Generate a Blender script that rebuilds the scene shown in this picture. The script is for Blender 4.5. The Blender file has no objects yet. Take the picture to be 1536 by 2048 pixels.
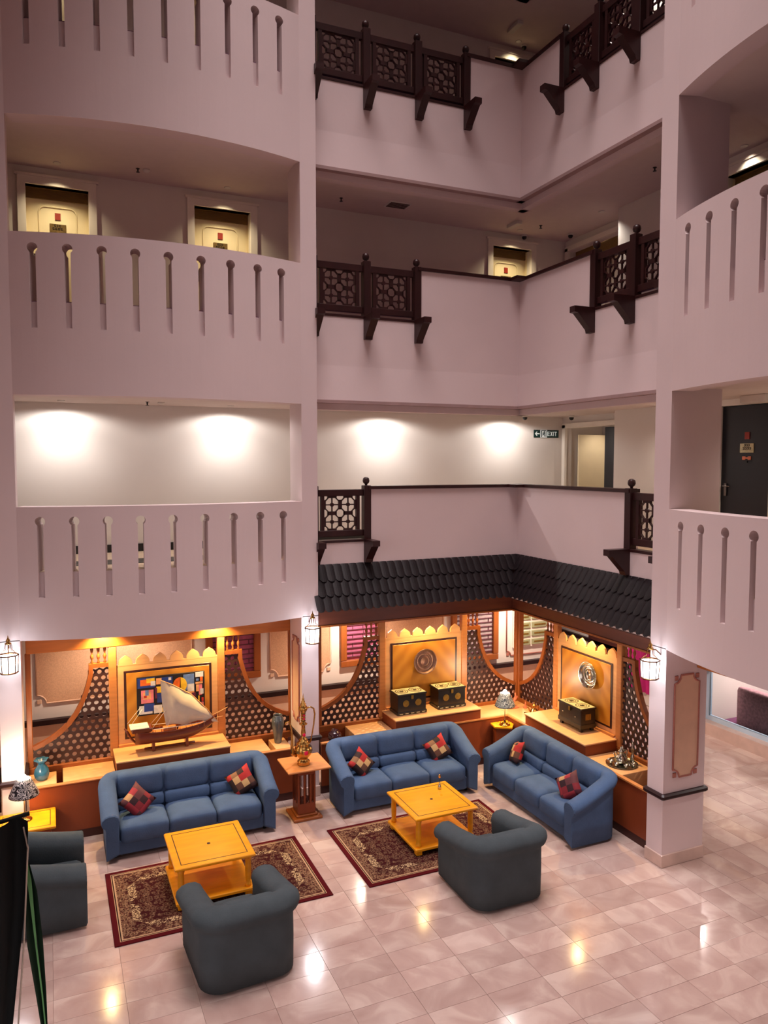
import bpy, bmesh, math, random
from math import pi, sin, cos, sqrt, hypot, atan2, radians
from mathutils import Vector, Matrix
random.seed(7)
S = bpy.context.scene
C = S.collection

# ---------------- camera ----------------
cam_d = bpy.data.cameras.new('camera')
cam_d.sensor_fit = 'HORIZONTAL'; cam_d.sensor_width = 36.0; cam_d.lens = 1522.7 / 1536 * 36
cam_d.clip_start = 0.05; cam_d.clip_end = 100
cam_o = bpy.data.objects.new('camera', cam_d); C.objects.link(cam_o)
cam_o.location = (0, 0, 5.0)
cam_o.rotation_euler = (pi / 2 - 0.06376, 0, -0.41334)
S.camera = cam_o

# ---------------- world, view, large lights ----------------
S.view_settings.view_transform = 'Standard'; S.view_settings.look = 'None'
S.view_settings.exposure = 0.0; S.view_settings.gamma = 1.0; S.view_settings.use_curve_mapping = False
try:
    S.cycles.use_denoising = True; S.cycles.max_bounces = 7; S.cycles.diffuse_bounces = 4
    S.cycles.sample_clamp_indirect = 4.0; S.cycles.caustics_reflective = False; S.cycles.caustics_refractive = False
except Exception: pass
W = bpy.data.worlds.new('world'); S.world = W; W.use_nodes = True
W.node_tree.nodes['Background'].inputs[0].default_value = (0.9, 0.66, 0.62, 1)
W.node_tree.nodes['Background'].inputs[1].default_value = 0.05

def light(kind, name, loc, energy, col, tgt=None, parent=None, **k):
    d = bpy.data.lights.new(name, kind); d.energy = energy; d.color = col
    for a, v in k.items(): setattr(d, a, v)
    o = bpy.data.objects.new(name, d); C.objects.link(o); o.location = loc
    if tgt is not None:
        o.rotation_euler = (Vector(tgt) - Vector(loc)).to_track_quat('-Z', 'Y').to_euler()
    if parent is not None:
        o.parent = parent; o.location = Vector(loc) - parent.location
    return o
# unseen area lights added as fill: one overhead, two low on the camera side
light('AREA', 'atrium_fill_light', (3.6, 7.2, 15.6), 330, (1.0, 0.85, 0.84), (3.8, 7.6, 0), spread=radians(72), shape='RECTANGLE', size=5, size_y=5)
light('AREA', 'lobby_fill_light', (1.0, -1.6, 3.1), 105, (1.0, 0.91, 0.95), (3.2, 5.6, 0), spread=radians(125), shape='RECTANGLE', size=7, size_y=1.6)
light('AREA', 'lobby_fill_light.001', (-3.6, 4.5, 3.1), 50, (1.0, 0.91, 0.95), (3.0, 7.0, 0), spread=radians(125), shape='RECTANGLE', size=1.6, size_y=6)

# ---------------- materials ----------------
def srgb(c):
    return tuple(((v / 255) / 12.92 if v / 255 <= .04045 else ((v / 255 + .055) / 1.055) ** 2.4) for v in c) + (1,)
M = {}
def nodes(name):
    m = bpy.data.materials.new(name); m.use_nodes = True
    nt = m.node_tree; b = nt.nodes['Principled BSDF']; M[name] = m
    return m, nt, b
def N(nt, t, **k):
    n = nt.nodes.new(t)
    for a, v in k.items(): setattr(n, a, v)
    return n
def coords(nt, scale=(1, 1, 1), kind='Object'):
    tc = N(nt, 'ShaderNodeTexCoord'); mp = N(nt, 'ShaderNodeMapping'); mp.inputs['Scale'].default_value = scale
    nt.links.new(tc.outputs[kind], mp.inputs[0]); return mp.outputs[0]
def ramp(nt, fac, stops, interp='LINEAR'):
    r = N(nt, 'ShaderNodeValToRGB'); r.color_ramp.interpolation = interp
    e = r.color_ramp.elements
    while len(e) < len(stops): e.new(.5)
    for i, (p, c) in enumerate(stops): e[i].position = p; e[i].color = c if len(c) == 4 else tuple(c) + (1,)
    nt.links.new(fac, r.inputs[0]); return r.outputs[0]
def dk(c, f): return (c[0] * f, c[1] * f, c[2] * f, 1)
def mat(name, col, rough=.5, metal=0., amt=.06, scale=6., stretch=(1, 1, 1), bump=0., spec=None, coat=0., emit=None, estr=0., trans=0.):
    m, nt, b = nodes(name); c = srgb(col)
    b.inputs['Roughness'].default_value = rough; b.inputs['Metallic'].default_value = metal
    if spec is not None: b.inputs['Specular IOR Level'].default_value = spec
    if coat: b.inputs['Coat Weight'].default_value = coat; b.inputs['Coat Roughness'].default_value = .12
    if trans: b.inputs['Transmission Weight'].default_value = trans
    nz = N(nt, 'ShaderNodeTexNoise'); nz.inputs['Scale'].default_value = scale; nz.inputs['Detail'].default_value = 3
    nt.links.new(coords(nt, stretch), nz.inputs['Vector'])
    nt.links.new(ramp(nt, nz.outputs['Fac'], [(.3, dk(c, 1 - amt)), (.7, dk(c, 1 + amt))]), b.inputs['Base Color'])
    if bump:
        bp = N(nt, 'ShaderNodeBump'); bp.inputs['Strength'].default_value = bump; bp.inputs['Distance'].default_value = .01
        n2 = N(nt, 'ShaderNodeTexNoise'); n2.inputs['Scale'].default_value = scale * 14
        nt.links.new(coords(nt, stretch), n2.inputs['Vector'])
        nt.links.new(n2.outputs['Fac'], bp.inputs['Height']); nt.links.new(bp.outputs[0], b.inputs['Normal'])
    if emit:
        b.inputs['Emission Color'].default_value = srgb(emit); b.inputs['Emission Strength'].default_value = estr
    return m
mat('plaster', (222, 204, 204), .75, amt=.025, scale=1.2, bump=.08)
mat('cream_paint', (228, 220, 212), .7, amt=.02, scale=1.5)
mat('ceiling_paint', (222, 205, 198), .8, amt=.02)
mat('door_cream', (236, 220, 180), .5, amt=.02)
mat('trim_white', (240, 232, 220), .5, amt=.02)
mat('door_black', (14, 17, 28), .35, amt=.1)
mat('soffit_wood', (120, 92, 44), .5, amt=.15, stretch=(1, 8, 8))
mat('mahogany', (48, 20, 20), .38, amt=.25, scale=5, stretch=(1, 1, .3), spec=.4)
mat('mashrabiya', (56, 27, 22), .5, amt=.2)
mat('maple', (198, 130, 74), .38, amt=.10, scale=4, stretch=(1, 6, 6), spec=.4)
mat('maple_pale', (226, 172, 118), .38, amt=.08, scale=4, stretch=(1, 6, 6), spec=.4)
mat('frame_wood', (152, 84, 38), .4, amt=.12, scale=4, stretch=(5, 5, .6), spec=.4)
mat('header_wood', (188, 112, 50), .38, amt=.12, scale=3, stretch=(.6, 6, 6), spec=.5)
mat('fascia_wood', (104, 52, 34), .45, amt=.15, scale=3, stretch=(.6, .6, 6))
mat('counter_wood', (132, 62, 32), .42, amt=.07, scale=5, stretch=(1, 1, .4), spec=.35)
mat('counter_dark', (70, 28, 20), .5, amt=.15)
mat('table_wood', (240, 160, 20), .3, amt=.10, scale=3, stretch=(1, 5, 5), spec=.5, coat=.25)
mat('inlay_dark', (58, 26, 18), .4)
mat('roof_tile', (18, 9, 14), .5, amt=.3, scale=9, bump=.1, spec=.3)
mat('sofa_fabric', (70, 92, 124), .88, amt=.10, scale=5, bump=.25, spec=.25)
mat('armchair_fabric', (70, 79, 83), .9, amt=.10, scale=5, bump=.25, spec=.2)
mat('black', (16, 14, 14), .4)
mat('corridor_floor', (196, 172, 146), .5)
mat('brass', (196, 152, 84), .25, 1., amt=.15, scale=20)
mat('brass_dark', (110, 70, 36), .35, 1., amt=.3, scale=30)
mat('silver', (200, 196, 180), .2, 1., amt=.1)
mat('copper_plate', (150, 116, 100), .38, .8, amt=.3, scale=10, bump=.4)
mat('panel_beige', (206, 162, 128), .85, amt=.12, scale=60)
mat('moulding_mauve', (168, 140, 138), .6)
mat('moulding', (222, 184, 156), .6, amt=.05)
mat('moulding_rose', (176, 112, 98), .6, amt=.1, scale=40)
mat('wall_trim_dark', (36, 14, 16), .45, amt=.2, spec=.35)
mat('blind_rose', (176, 92, 128), .7, amt=.12, scale=14)
mat('blind_grey', (168, 150, 152), .7, amt=.12, scale=14)
mat('blind_line', (92, 44, 60), .7)
mat('magenta', (172, 12, 104), .7, amt=.1)
mat('slot_green', (150, 150, 112), .5)
mat('chest_black', (22, 20, 18), .35, amt=.3, scale=14, spec=.6)
mat('inlay_bone', (196, 190, 150), .45, amt=.2, scale=30)
mat('inlay_brass', (150, 120, 50), .4, .6, amt=.2, scale=30)
mat('hull', (104, 38, 18), .3, amt=.2, scale=6, stretch=(1, 6, 6), coat=.4)
mat('deck', (190, 120, 70), .5, amt=.2, scale=20)
mat('sail', (226, 212, 192), .85, amt=.05, scale=9)
mat('vase_grey', (104, 112, 116), .25, .3, amt=.35, scale=4)
mat('vase_blue', (46, 96, 120), .2, amt=.3, scale=8, spec=.7)
mat('pot_plum', (52, 26, 34), .15, amt=.2, spec=.8)
mat('coral', (206, 116, 84), .6, amt=.2, scale=20)
mat('gem_red', (235, 30, 80), .2, emit=(255, 20, 80), estr=.0)
m, nt, b = nodes('lamp_glass'); tr = N(nt, 'ShaderNodeBsdfTransparent'); em = N(nt, 'ShaderNodeEmission'); ms = N(nt, 'ShaderNodeMixShader')
em.inputs[0].default_value = (.9, .93, 1, 1); em.inputs[1].default_value = 5; ms.inputs[0].default_value = .5
nt.links.new(tr.outputs[0], ms.inputs[1]); nt.links.new(em.outputs[0], ms.inputs[2]); nt.links.new(ms.outputs[0], nt.nodes['Material Output'].inputs[0])
mat('bulb', (255, 240, 220), .3, emit=(255, 226, 190), estr=60)
mat('downlight_lens', (255, 240, 220), .3, emit=(255, 232, 196), estr=14)
mat('sign_green', (14, 52, 48), .4)
mat('sign_white', (225, 232, 228), .4, emit=(225, 232, 228), estr=.25)
mat('sign_red', (150, 44, 30), .4)
mat('plate_bronze', (128, 104, 62), .35, .5, amt=.2, scale=30)
mat('plastic_white', (220, 212, 204), .4)
mat('purple_carpet', (110, 62, 96), .95, amt=.15, scale=40)
mat('mauve_fabric', (186, 142, 148), .9, amt=.25, scale=22)
mat('glass_frame', (190, 214, 232), .3, amt=.02)
mat('flag_dark', (4, 15, 15), .8, amt=.3, scale=4)
mat('flag_green', (9, 50, 26), .7, amt=.3, scale=6)
mat('flag_stripe', (120, 196, 120), .6, amt=.2, scale=4)
mat('sill_marble', (206, 180, 168), .25, amt=.1, scale=4)
mat('steel', (120, 112, 108), .3, 1.)
m, nt, b = nodes('window_glass'); b.inputs['Transmission Weight'].default_value = 1; b.inputs['Roughness'].default_value = .02
b.inputs['Base Color'].default_value = (.95, .97, 1, 1); b.inputs['IOR'].default_value = 1.1
# gold veneer with diagonal book-matched grain
m, nt, b = nodes('gold_veneer'); b.inputs['Roughness'].default_value = .35
wv = N(nt, 'ShaderNodeTexWave', wave_type='BANDS', bands_direction='DIAGONAL'); wv.inputs['Scale'].default_value = 2.2
wv.inputs['Distortion'].default_value = 2.5; wv.inputs['Detail'].default_value = 2
ab = N(nt, 'ShaderNodeVectorMath', operation='ABSOLUTE'); nt.links.new(coords(nt), ab.inputs[0]); nt.links.new(ab.outputs[0], wv.inputs['Vector'])
nt.links.new(ramp(nt, wv.outputs['Fac'], [(0, srgb((196, 128, 38))), (1, srgb((214, 148, 52)))]), b.inputs['Base Color'])
# polished marble, tone varies from slab to slab
def marble(name, c1, c2, c3):
    m, nt, b = nodes(name); b.inputs['Roughness'].default_value = .13; b.inputs['Specular IOR Level'].default_value = .5
    oi = N(nt, 'ShaderNodeObjectInfo'); g = N(nt, 'ShaderNodeTexCoord')
    ad = N(nt, 'ShaderNodeVectorMath', operation='ADD'); cb = N(nt, 'ShaderNodeCombineXYZ')
    ml = N(nt, 'ShaderNodeMath', operation='MULTIPLY'); ml.inputs[1].default_value = 40
    nt.links.new(oi.outputs['Random'], ml.inputs[0]); nt.links.new(ml.outputs[0], cb.inputs[2])
    nt.links.new(g.outputs['Object'], ad.inputs[0]); nt.links.new(cb.outputs[0], ad.inputs[1])
    n1 = N(nt, 'ShaderNodeTexNoise'); n1.inputs['Scale'].default_value = 1.9; n1.inputs['Detail'].default_value = 8; n1.inputs['Distortion'].default_value = 1.1
    nt.links.new(ad.outputs[0], n1.inputs['Vector'])
    col = ramp(nt, n1.outputs['Fac'], [(.28, srgb(c1)), (.5, srgb(c2)), (.66, srgb(c3))])
    hs = N(nt, 'ShaderNodeHueSaturation'); mr = N(nt, 'ShaderNodeMapRange'); mr.inputs[3].default_value = .9; mr.inputs[4].default_value = 1.06
    nt.links.new(oi.outputs['Random'], mr.inputs[0]); nt.links.new(mr.outputs[0], hs.inputs['Value']); nt.links.new(col, hs.inputs['Color'])
    nt.links.new(hs.outputs[0], b.inputs['Base Color'])
marble('marble', (176, 147, 138), (190, 164, 154), (207, 185, 174))
# patchwork cushions
def patchwork(name, cols, sc):
    m, nt, b = nodes(name); b.inputs['Roughness'].default_value = .8
    co = coords(nt, (sc, sc, sc)); fl = N(nt, 'ShaderNodeVectorMath', operation='FLOOR'); nt.links.new(co, fl.inputs[0])
    wn = N(nt, 'ShaderNodeTexWhiteNoise'); nt.links.new(fl.outputs[0], wn.inputs['Vector'])
    nt.links.new(ramp(nt, wn.outputs['Value'], [(i / len(cols), srgb(c)) for i, c in enumerate(cols)], 'CONSTANT'), b.inputs['Base Color'])
patchwork('patch_red', [(120, 22, 34), (44, 12, 22), (150, 40, 50), (90, 44, 48), (180, 140, 96), (70, 10, 30)], 11)
patchwork('patch_tan', [(92, 56, 40), (196, 160, 108), (44, 22, 20), (168, 34, 34), (130, 92, 62), (60, 34, 34)], 11)
# marbled lampshades
def shade(name, ca, cb_):
    m, nt, b = nodes(name); b.inputs['Roughness'].default_value = .5
    wv = N(nt, 'ShaderNodeTexNoise'); wv.inputs['Scale'].default_value = 9; wv.inputs['Distortion'].default_value = 1.6; wv.inputs['Detail'].default_value = 1
    nt.links.new(coords(nt, (1, 1, 1.6)), wv.inputs['Vector']); A_, B_ = srgb(ca), srgb(cb_)
    nt.links.new(ramp(nt, wv.outputs['Fac'], [(0, A_), (.36, B_), (.40, A_), (.46, B_), (.50, A_), (.56, B_), (.61, A_)], 'CONSTANT'), b.inputs['Base Color'])
shade('shade_black', (22, 16, 24), (210, 200, 196)); shade('shade_blue', (70, 82, 96), (190, 200, 206))
# oriental rug
m, nt, b = nodes('rug'); b.inputs['Roughness'].default_value = .95; b.inputs['Specular IOR Level'].default_value = .1
tc = N(nt, 'ShaderNodeTexCoord'); ab = N(nt, 'ShaderNodeVectorMath', operation='ABSOLUTE'); nt.links.new(tc.outputs['Object'], ab.inputs[0])
sx = N(nt, 'ShaderNodeSeparateXYZ'); nt.links.new(ab.outputs[0], sx.inputs[0])
def math_(op, a, b2=None, c2=None):
    n = N(nt, 'ShaderNodeMath', operation=op)
    for i, v in enumerate((a, b2, c2)):
        if v is None: continue
        if isinstance(v, (int, float)): n.inputs[i].default_value = v
        else: nt.links.new(v, n.inputs[i])
    return n.outputs[0]
dist = math_('MINIMUM', math_('SUBTRACT', 1.2, sx.outputs[0]), math_('SUBTRACT', .765, sx.outputs[1]))
RR = srgb((78, 14, 20)); BK = srgb((30, 14, 14)); TN = srgb((180, 146, 112)); FL = srgb((54, 17, 19)); MD = srgb((104, 64, 48))
base = ramp(nt, dist, [(0, RR), (.055, TN), (.065, BK), (.075, TN), (.095, srgb((150, 104, 78))), (.20, BK), (.215, TN), (.225, FL)], 'CONSTANT')
vo = N(nt, 'ShaderNodeTexVoronoi', feature='F1'); vo.inputs['Scale'].default_value = 22; nt.links.new(ab.outputs[0], vo.inputs['Vector'])
vm = N(nt, 'ShaderNodeTexNoise'); vm.inputs['Scale'].default_value = 24; vm.inputs['Distortion'].default_value = 3; nt.links.new(ab.outputs[0], vm.inputs['Vector'])
pat = ramp(nt, math_('ADD', math_('MULTIPLY', vo.outputs['Distance'], 1.0), math_('MULTIPLY', vm.outputs['Fac'], .8)), [(0, BK), (.62, MD), (.70, BK), (.77, TN), (.84, BK), (.92, srgb((150, 110, 84))), (.97, FL)], 'CONSTANT')
inb = math_('GREATER_THAN', dist, .095); infield = math_('GREATER_THAN', dist, .225)
med = math_('LESS_THAN', math_('ADD', math_('MULTIPLY', sx.outputs[0], 1.0), math_('MULTIPLY', sx.outputs[1], 1.5)), .62)
corner = math_('GREATER_THAN', math_('ADD', math_('MULTIPLY', sx.outputs[0], 1.0), math_('MULTIPLY', sx.outputs[1], 1.1)), 1.12)
mx = N(nt, 'ShaderNodeMix', data_type='RGBA'); nt.links.new(math_('MULTIPLY', inb, .9), mx.inputs['Factor']); nt.links.new(base, mx.inputs['A']); nt.links.new(pat, mx.inputs['B'])
m2 = N(nt, 'ShaderNodeMix', data_type='RGBA'); m2.inputs['B'].default_value = FL
nt.links.new(math_('MULTIPLY', infield, .45), m2.inputs['Factor']); nt.links.new(mx.outputs['Result'], m2.inputs['A'])
m3 = N(nt, 'ShaderNodeMix', data_type='RGBA'); m3.inputs['B'].default_value = srgb((190, 164, 124))
n5 = N(nt, 'ShaderNodeTexNoise'); n5.inputs['Scale'].default_value = 55; nt.links.new(ab.outputs[0], n5.inputs['Vector'])
ban = math_('MULTIPLY', math_('LESS_THAN', dist, .31), infield)
gap = math_('LESS_THAN', math_('ABSOLUTE', math_('SUBTRACT', math_('FRACT', math_('MULTIPLY', math_('ADD', sx.outputs[0], sx.outputs[1]), 1.3)), .5)), .22)
nt.links.new(math_('MULTIPLY', math_('MULTIPLY', ban, gap), math_('GREATER_THAN', n5.outputs['Fac'], .53)), m3.inputs['Factor']); nt.links.new(m2.outputs['Result'], m3.inputs['A'])
nt.links.new(m3.outputs['Result'], b.inputs['Base Color'])

# ---------------- mesh helpers ----------------
class MB:
    def __init__(s, fn=None): s.v = []; s.f = []; s.m = []; s.s = []; s.mi = 0; s.fn = fn
    def add(s, vs, fs, smooth=False):
        n = len(s.v); s.v += [tuple(s.fn(*p)) if s.fn else tuple(p) for p in vs]
        for f in fs: s.f.append([i + n for i in f]); s.m.append(s.mi); s.s.append(smooth)
        return s
    def box(s, x0, y0, z0, x1, y1, z1):
        return s.add([(x, y, z) for z in (z0, z1) for y in (y0, y1) for x in (x0, x1)],
                     [(0, 2, 3, 1), (4, 5, 7, 6), (0, 1, 5, 4), (2, 6, 7, 3), (0, 4, 6, 2), (1, 3, 7, 5)])
    def bbox(s, x0, y0, z0, x1, y1, z1, c=.01):   # box with chamfered edges
        vs = []; 
        for z, i in ((z0, c), (z0 + c, 0), (z1 - c, 0), (z1, c)):
            x, X, y, Y = x0 + i, x1 - i, y0 + i, y1 - i
            vs += [(x + c, y, z), (X - c, y, z), (X, y + c, z), (X, Y - c, z), (X - c, Y, z), (x + c, Y, z), (x, Y - c, z), (x, y + c, z)]
        fs = [tuple(range(8))[::-1], tuple(range(24, 32))]
        for k in range(3):
            for j in range(8): a = k * 8 + j; b2 = k * 8 + (j + 1) % 8; fs.append((a, b2, b2 + 8, a + 8))
        return s.add(vs, fs)
    def tube(s, pts, r, seg=8, smooth=True, up=(0, 0, 1)):
        pts = [Vector(p) for p in pts]; n = len(pts); rr = r if isinstance(r, (list, tuple)) else [r] * n
        vs = []; fs = []; prev = None
        for i, p in enumerate(pts):
            t = (pts[min(i + 1, n - 1)] - pts[max(i - 1, 0)]).normalized()
            if prev is None:
                a = Vector(up) if abs(t.dot(Vector(up))) < .95 else Vector((1, 0, 0)); x = t.cross(a).normalized()
            else: x = (prev - t * prev.dot(t)).normalized()
            prev = x; y = t.cross(x)
            for k in range(seg):
                an = 2 * pi * k / seg; vs.append(tuple(p + (x * cos(an) + y * sin(an)) * rr[i]))
        for i in range(n - 1):
            for k in range(seg): k2 = (k + 1) % seg; fs.append((i * seg + k, i * seg + k2, (i + 1) * seg + k2, (i + 1) * seg + k))
        fs += [tuple(range(seg))[::-1], tuple(range((n - 1) * seg, n * seg))]
        return s.add(vs, fs, smooth)
    def lathe(s, prof, c=(0, 0, 0), seg=16, smooth=True, fl=0, n=8):
        vs = []; fs = []
        for r, z in prof:
            for k in range(seg):
                a = 2 * pi * k / seg; q = r * (1 + fl * sin(n * a)) if r > .001 else r
                vs.append((c[0] + q * cos(a), c[1] + q * sin(a), c[2] + z))
        for i in range(len(prof) - 1):
            for k in range(seg): k2 = (k + 1) % seg; fs.append((i * seg + k, i * seg + k2, (i + 1) * seg + k2, (i + 1) * seg + k))
        if prof[0][0] > .001: fs.append(tuple(range(seg))[::-1])
        if prof[-1][0] > .001: fs.append(tuple(range((len(prof) - 1) * seg, len(prof) * seg)))
        return s.add(vs, fs, smooth)
    def plate(s, loops, mp, t0, t1):
        ids = {}; P = []
        def vid(p):
            k = (round(p[0], 5), round(p[1], 5))
            if k not in ids: ids[k] = len(P); P.append(k)
            return ids[k]
        L = [[vid(p) for p in l] for l in loops]; n = len(P); cnt = {}
        for l in L:
            for i in range(len(l)): a, b2 = l[i], l[(i + 1) % len(l)]; cnt[frozenset((a, b2))] = cnt.get(frozenset((a, b2)), 0) + 1
        fs = [tuple(l) for l in L] + [tuple(i + n for i in reversed(l)) for l in L]
        for l in L:
            for i in range(len(l)):
                a, b2 = l[i], l[(i + 1) % len(l)]
                if cnt[frozenset((a, b2))] == 1: fs.append((a, a + n, b2 + n, b2))
        return s.add([mp(u, v, t0) for u, v in P] + [mp(u, v, t1) for u, v in P], fs)
    def rbox(s, c, d, r, n=5, crown=0., taper=0., fn=None):   # cushion: rounded box, optional crown on top
        hx, hy, hz = d[0] / 2, d[1] / 2, d[2] / 2; ids = {}; vs = []; fs = []
        def pt(i, j, k):
            key = (i, j, k)
            if key in ids: return ids[key]
            def q(a, h):
                t = 2 * a / n - 1
                return h * (abs(t) ** .6) * (1 if t > 0 else -1)
            p = Vector((q(i, hx), q(j, hy), q(k, hz))); inn = Vector((max(-hx + r, min(hx - r, p.x)), max(-hy + r, min(hy - r, p.y)), max(-hz + r, min(hz - r, p.z))))
            dd = p - inn
            if dd.length > 1e-6: p = inn + dd.normalized() * r
            if crown and p.z > 0: p.z += crown * (1 - (p.x / hx) ** 2) * (1 - (p.y / hy) ** 2)
            if fn: p = Vector(fn(*p))
            ids[key] = len(vs); vs.append(tuple(p + Vector(c))); return ids[key]
        for a in range(n):
            for b2 in range(n):
                fs += [(pt(a, b2, 0), pt(a, b2 + 1, 0), pt(a + 1, b2 + 1, 0), pt(a + 1, b2, 0)), (pt(a, b2, n), pt(a + 1, b2, n), pt(a + 1, b2 + 1, n), pt(a, b2 + 1, n)),
                       (pt(a, 0, b2), pt(a + 1, 0, b2), pt(a + 1, 0, b2 + 1), pt(a, 0, b2 + 1)), (pt(a, n, b2), pt(a, n, b2 + 1), pt(a + 1, n, b2 + 1), pt(a + 1, n, b2)),
                       (pt(0, a, b2), pt(0, a, b2 + 1), pt(0, a + 1, b2 + 1), pt(0, a + 1, b2)), (pt(n, a, b2), pt(n, a + 1, b2), pt(n, a + 1, b2 + 1), pt(n, a, b2 + 1))]
        return s.add(vs, fs, True)
    def build(s, name, mats, parent=None, org=(0, 0, 0), **props):
        base = Vector(org) if parent is None else Vector(parent.get('_o', (0, 0, 0)))
        me = bpy.data.meshes.new(name)
        me.from_pydata([tuple(Vector(v) - base) for v in s.v], [], s.f)
        for k in ([mats] if isinstance(mats, str) else mats): me.materials.append(M[k])
        nf = len(me.polygons); me.validate()
        if len(me.polygons) != nf: print('bad faces in', name)
        for p, mi, sm in zip(me.polygons, s.m, s.s): p.material_index = mi; p.use_smooth = sm
        bm = bmesh.new(); bm.from_mesh(me); bmesh.ops.recalc_face_normals(bm, faces=bm.faces); bm.to_mesh(me); bm.free()
        o = bpy.data.objects.new(name, me); C.objects.link(o)
        if parent is None: o.location = base
        else: o.parent = parent
        o['_o'] = tuple(base)
        for k, v in props.items(): o[k] = v
        return o
def thing(name, label, cat, loc=(0, 0, 0), rz=0, group=None, local=False):
    o = bpy.data.objects.new(name, None); C.objects.link(o); o.location = loc; o.rotation_euler = (0, 0, rz)
    o['_o'] = (0, 0, 0) if local else tuple(loc)
    o['label'] = label; o['category'] = cat
    if group: o['group'] = group
    return o
def tag(o, label, cat, group=None):
    o['label'] = label; o['category'] = cat
    if group: o['group'] = group
    return o
def struct(name, mb, mats, **k):
    return mb.build(name, mats, kind='structure', **k)
def dup(root, loc=None, rz=None, label=None, parent=None):
    c = root.copy(); C.objects.link(c)
    if parent is not None: c.parent = parent
    else:
        c.location = loc
        if rz is not None: c.rotation_euler = (0, 0, rz)
    if label: c['label'] = label
    for ch in list(root.children): dup(ch, parent=c)
    return c
def face(x0, x1, y0, y1, nx=1): 
    xs = [x0 + (x1 - x0) * i / nx for i in range(nx + 1)]
    return [[(xs[i], y0), (xs[i + 1], y0), (xs[i + 1], y1), (xs[i], y1)] for i in range(nx)]
# ================= the building =================
FL = [3.61, 7.02, 10.43]; CE = [5.91, 9.32, 12.73]; SILL = [4.45, 7.86, 11.27]; HEAD = [5.86, 9.27, 12.68]; RAIL = [4.60, 8.01, 11.42]
def bow(u): return .32 * (1 - (u / 1.88) ** 2) if abs(u) < 1.88 else 0
def nrm(u):
    g = .181 * u if abs(u) <= 1.88 else 0; l = hypot(1, g); return -g / l, 1 / l
def ML(u, z, w): a, b = nrm(u); return (1.48 + u + a * w, 10.64 - bow(u) + b * w, z)
def MR(u, z, w): a, b = nrm(u); return (6.81 - bow(u) + b * w, 5.11 - u - a * w, z)
SL = [-1.61, -1.21, -.81, -.41, 0, .42, .82, 1.21, 1.57]
def band(mp, z0, z1, slit=None):
    mb = MB(); loops = []
    if slit is None:
        loops = face(-1.88, 1.88, z0, z1, 22)
    else:
        zb, zc = slit; r = .062; w = .038; edges = [-1.88]
        for s in SL:
            zj = zc - sqrt(r * r - w * w); a0 = atan2(zj - zc, w)
            for sg in (-1, 1):
                arc = [(s + sg * r * cos(a0 + (pi / 2 - a0) * k / 7), zc + r * sin(a0 + (pi / 2 - a0) * k / 7)) for k in range(7)]
                loops.append([(s + sg * .15, z0), (s, z0), (s, zb), (s + sg * w, zb)] + arc + [(s, zc + r), (s, z1), (s + sg * .15, z1)])
            loops += face(edges[-1], s - .15, z0, z1); edges.append(s + .15)
        loops += face(edges[-1], 1.88, z0, z1)
    mb.plate(loops, mp, 0, .26)
    return mb
for i, mp, nm in ((0, ML, 'wall_left'), (1, MR, 'wall_right')):
    struct(nm, band(mp, 2.74, 4.45, (3.29, 4.26)), 'plaster')
    struct(nm, band(mp, 5.86, 7.86, (6.69, 7.67)), 'plaster')
    struct(nm, band(mp, 9.27, 11.27, (10.10, 11.08)), 'plaster')
    struct(nm, band(mp, 12.68, 15.9), 'plaster')
def pier(x0, y0, x1, y1, z0, z1, m='plaster'):
    return MB().box(x0, y0, z0, x1, y1, z1)
# flank walls beside the bays and the piers between them, above the ground floor
struct('wall_left', MB().box(3.36, 10.64, 2.74, 3.60, 11.22, 15.9), 'plaster')
struct('wall_left', MB().box(-4.6, 10.64, 2.74, -.40, 11.22, 15.9), 'plaster')
struct('wall_right', MB().box(6.81, 6.99, 2.74, 7.62, 7.25, 15.9), 'plaster')
struct('wall_right', MB().box(6.81, -3.4, 2.74, 7.6, 3.23, 15.9), 'plaster')
# storey slabs
def slab(z0, z1, m, nm):
    mb = MB(); xs = [-.4 + 3.76 * k / 12 for k in range(13)]
    mb.plate([[(xs[k], 10.70 - bow(xs[k] - 1.48)), (xs[k + 1], 10.70 - bow(xs[k + 1] - 1.48)), (xs[k + 1], 12.5), (xs[k], 12.5)] for k in range(12)], lambda x, y, t: (x, y, t), z0, z1)
    ys = [3.23 + 3.76 * k / 12 for k in range(13)]
    mb.plate([[(6.87 - bow(ys[k] - 5.11), ys[k]), (6.87 - bow(ys[k + 1] - 5.11), ys[k + 1]), (8.95, ys[k + 1]), (8.95, ys[k])] for k in range(12)], lambda x, y, t: (x, y, t), z0, z1)
    mb.box(3.36, 11.02, z0, 7.37, 12.5, z1); mb.box(7.37, 10.5, z0, 10.3, 12.5, z1); mb.box(7.37, 6.99, z0, 8.95, 10.5, z1); mb.box(-4.6, 11.0, z0, -.4, 12.5, z1); mb.box(7.3, -.5, z0, 8.95, 3.23, z1)
    mb.box(7.6, 12.5, z0, 9.0, 13.6, z1)
    return struct(nm, mb, m)
for z in FL: slab(z - .4, z, 'plaster', 'floor')
for z in FL: slab(z + .001, z + .008, 'purple_carpet' if z > 5 else 'corridor_floor', 'floor')
struct('trim_10', MB().box(-.39, 11.0, FL[0], 3.35, 11.5, FL[0] + .014), 'black')
struct('baseboard_gallery', MB().box(-4.6, 12.47, FL[0], 9.3, 12.5, FL[0] + .13), 'black')
for z in CE: slab(z, z + .1, 'ceiling_paint', 'ceiling')
struct('ceiling', MB().box(-4.6, 10.72, 2.76, 14, 17, 2.9).box(7.0, -3.4, 2.76, 14, 10.72, 2.9), 'ceiling_paint')
mb = MB(); xs = [-.4 + 3.76 * k / 12 for k in range(13)]
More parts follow.
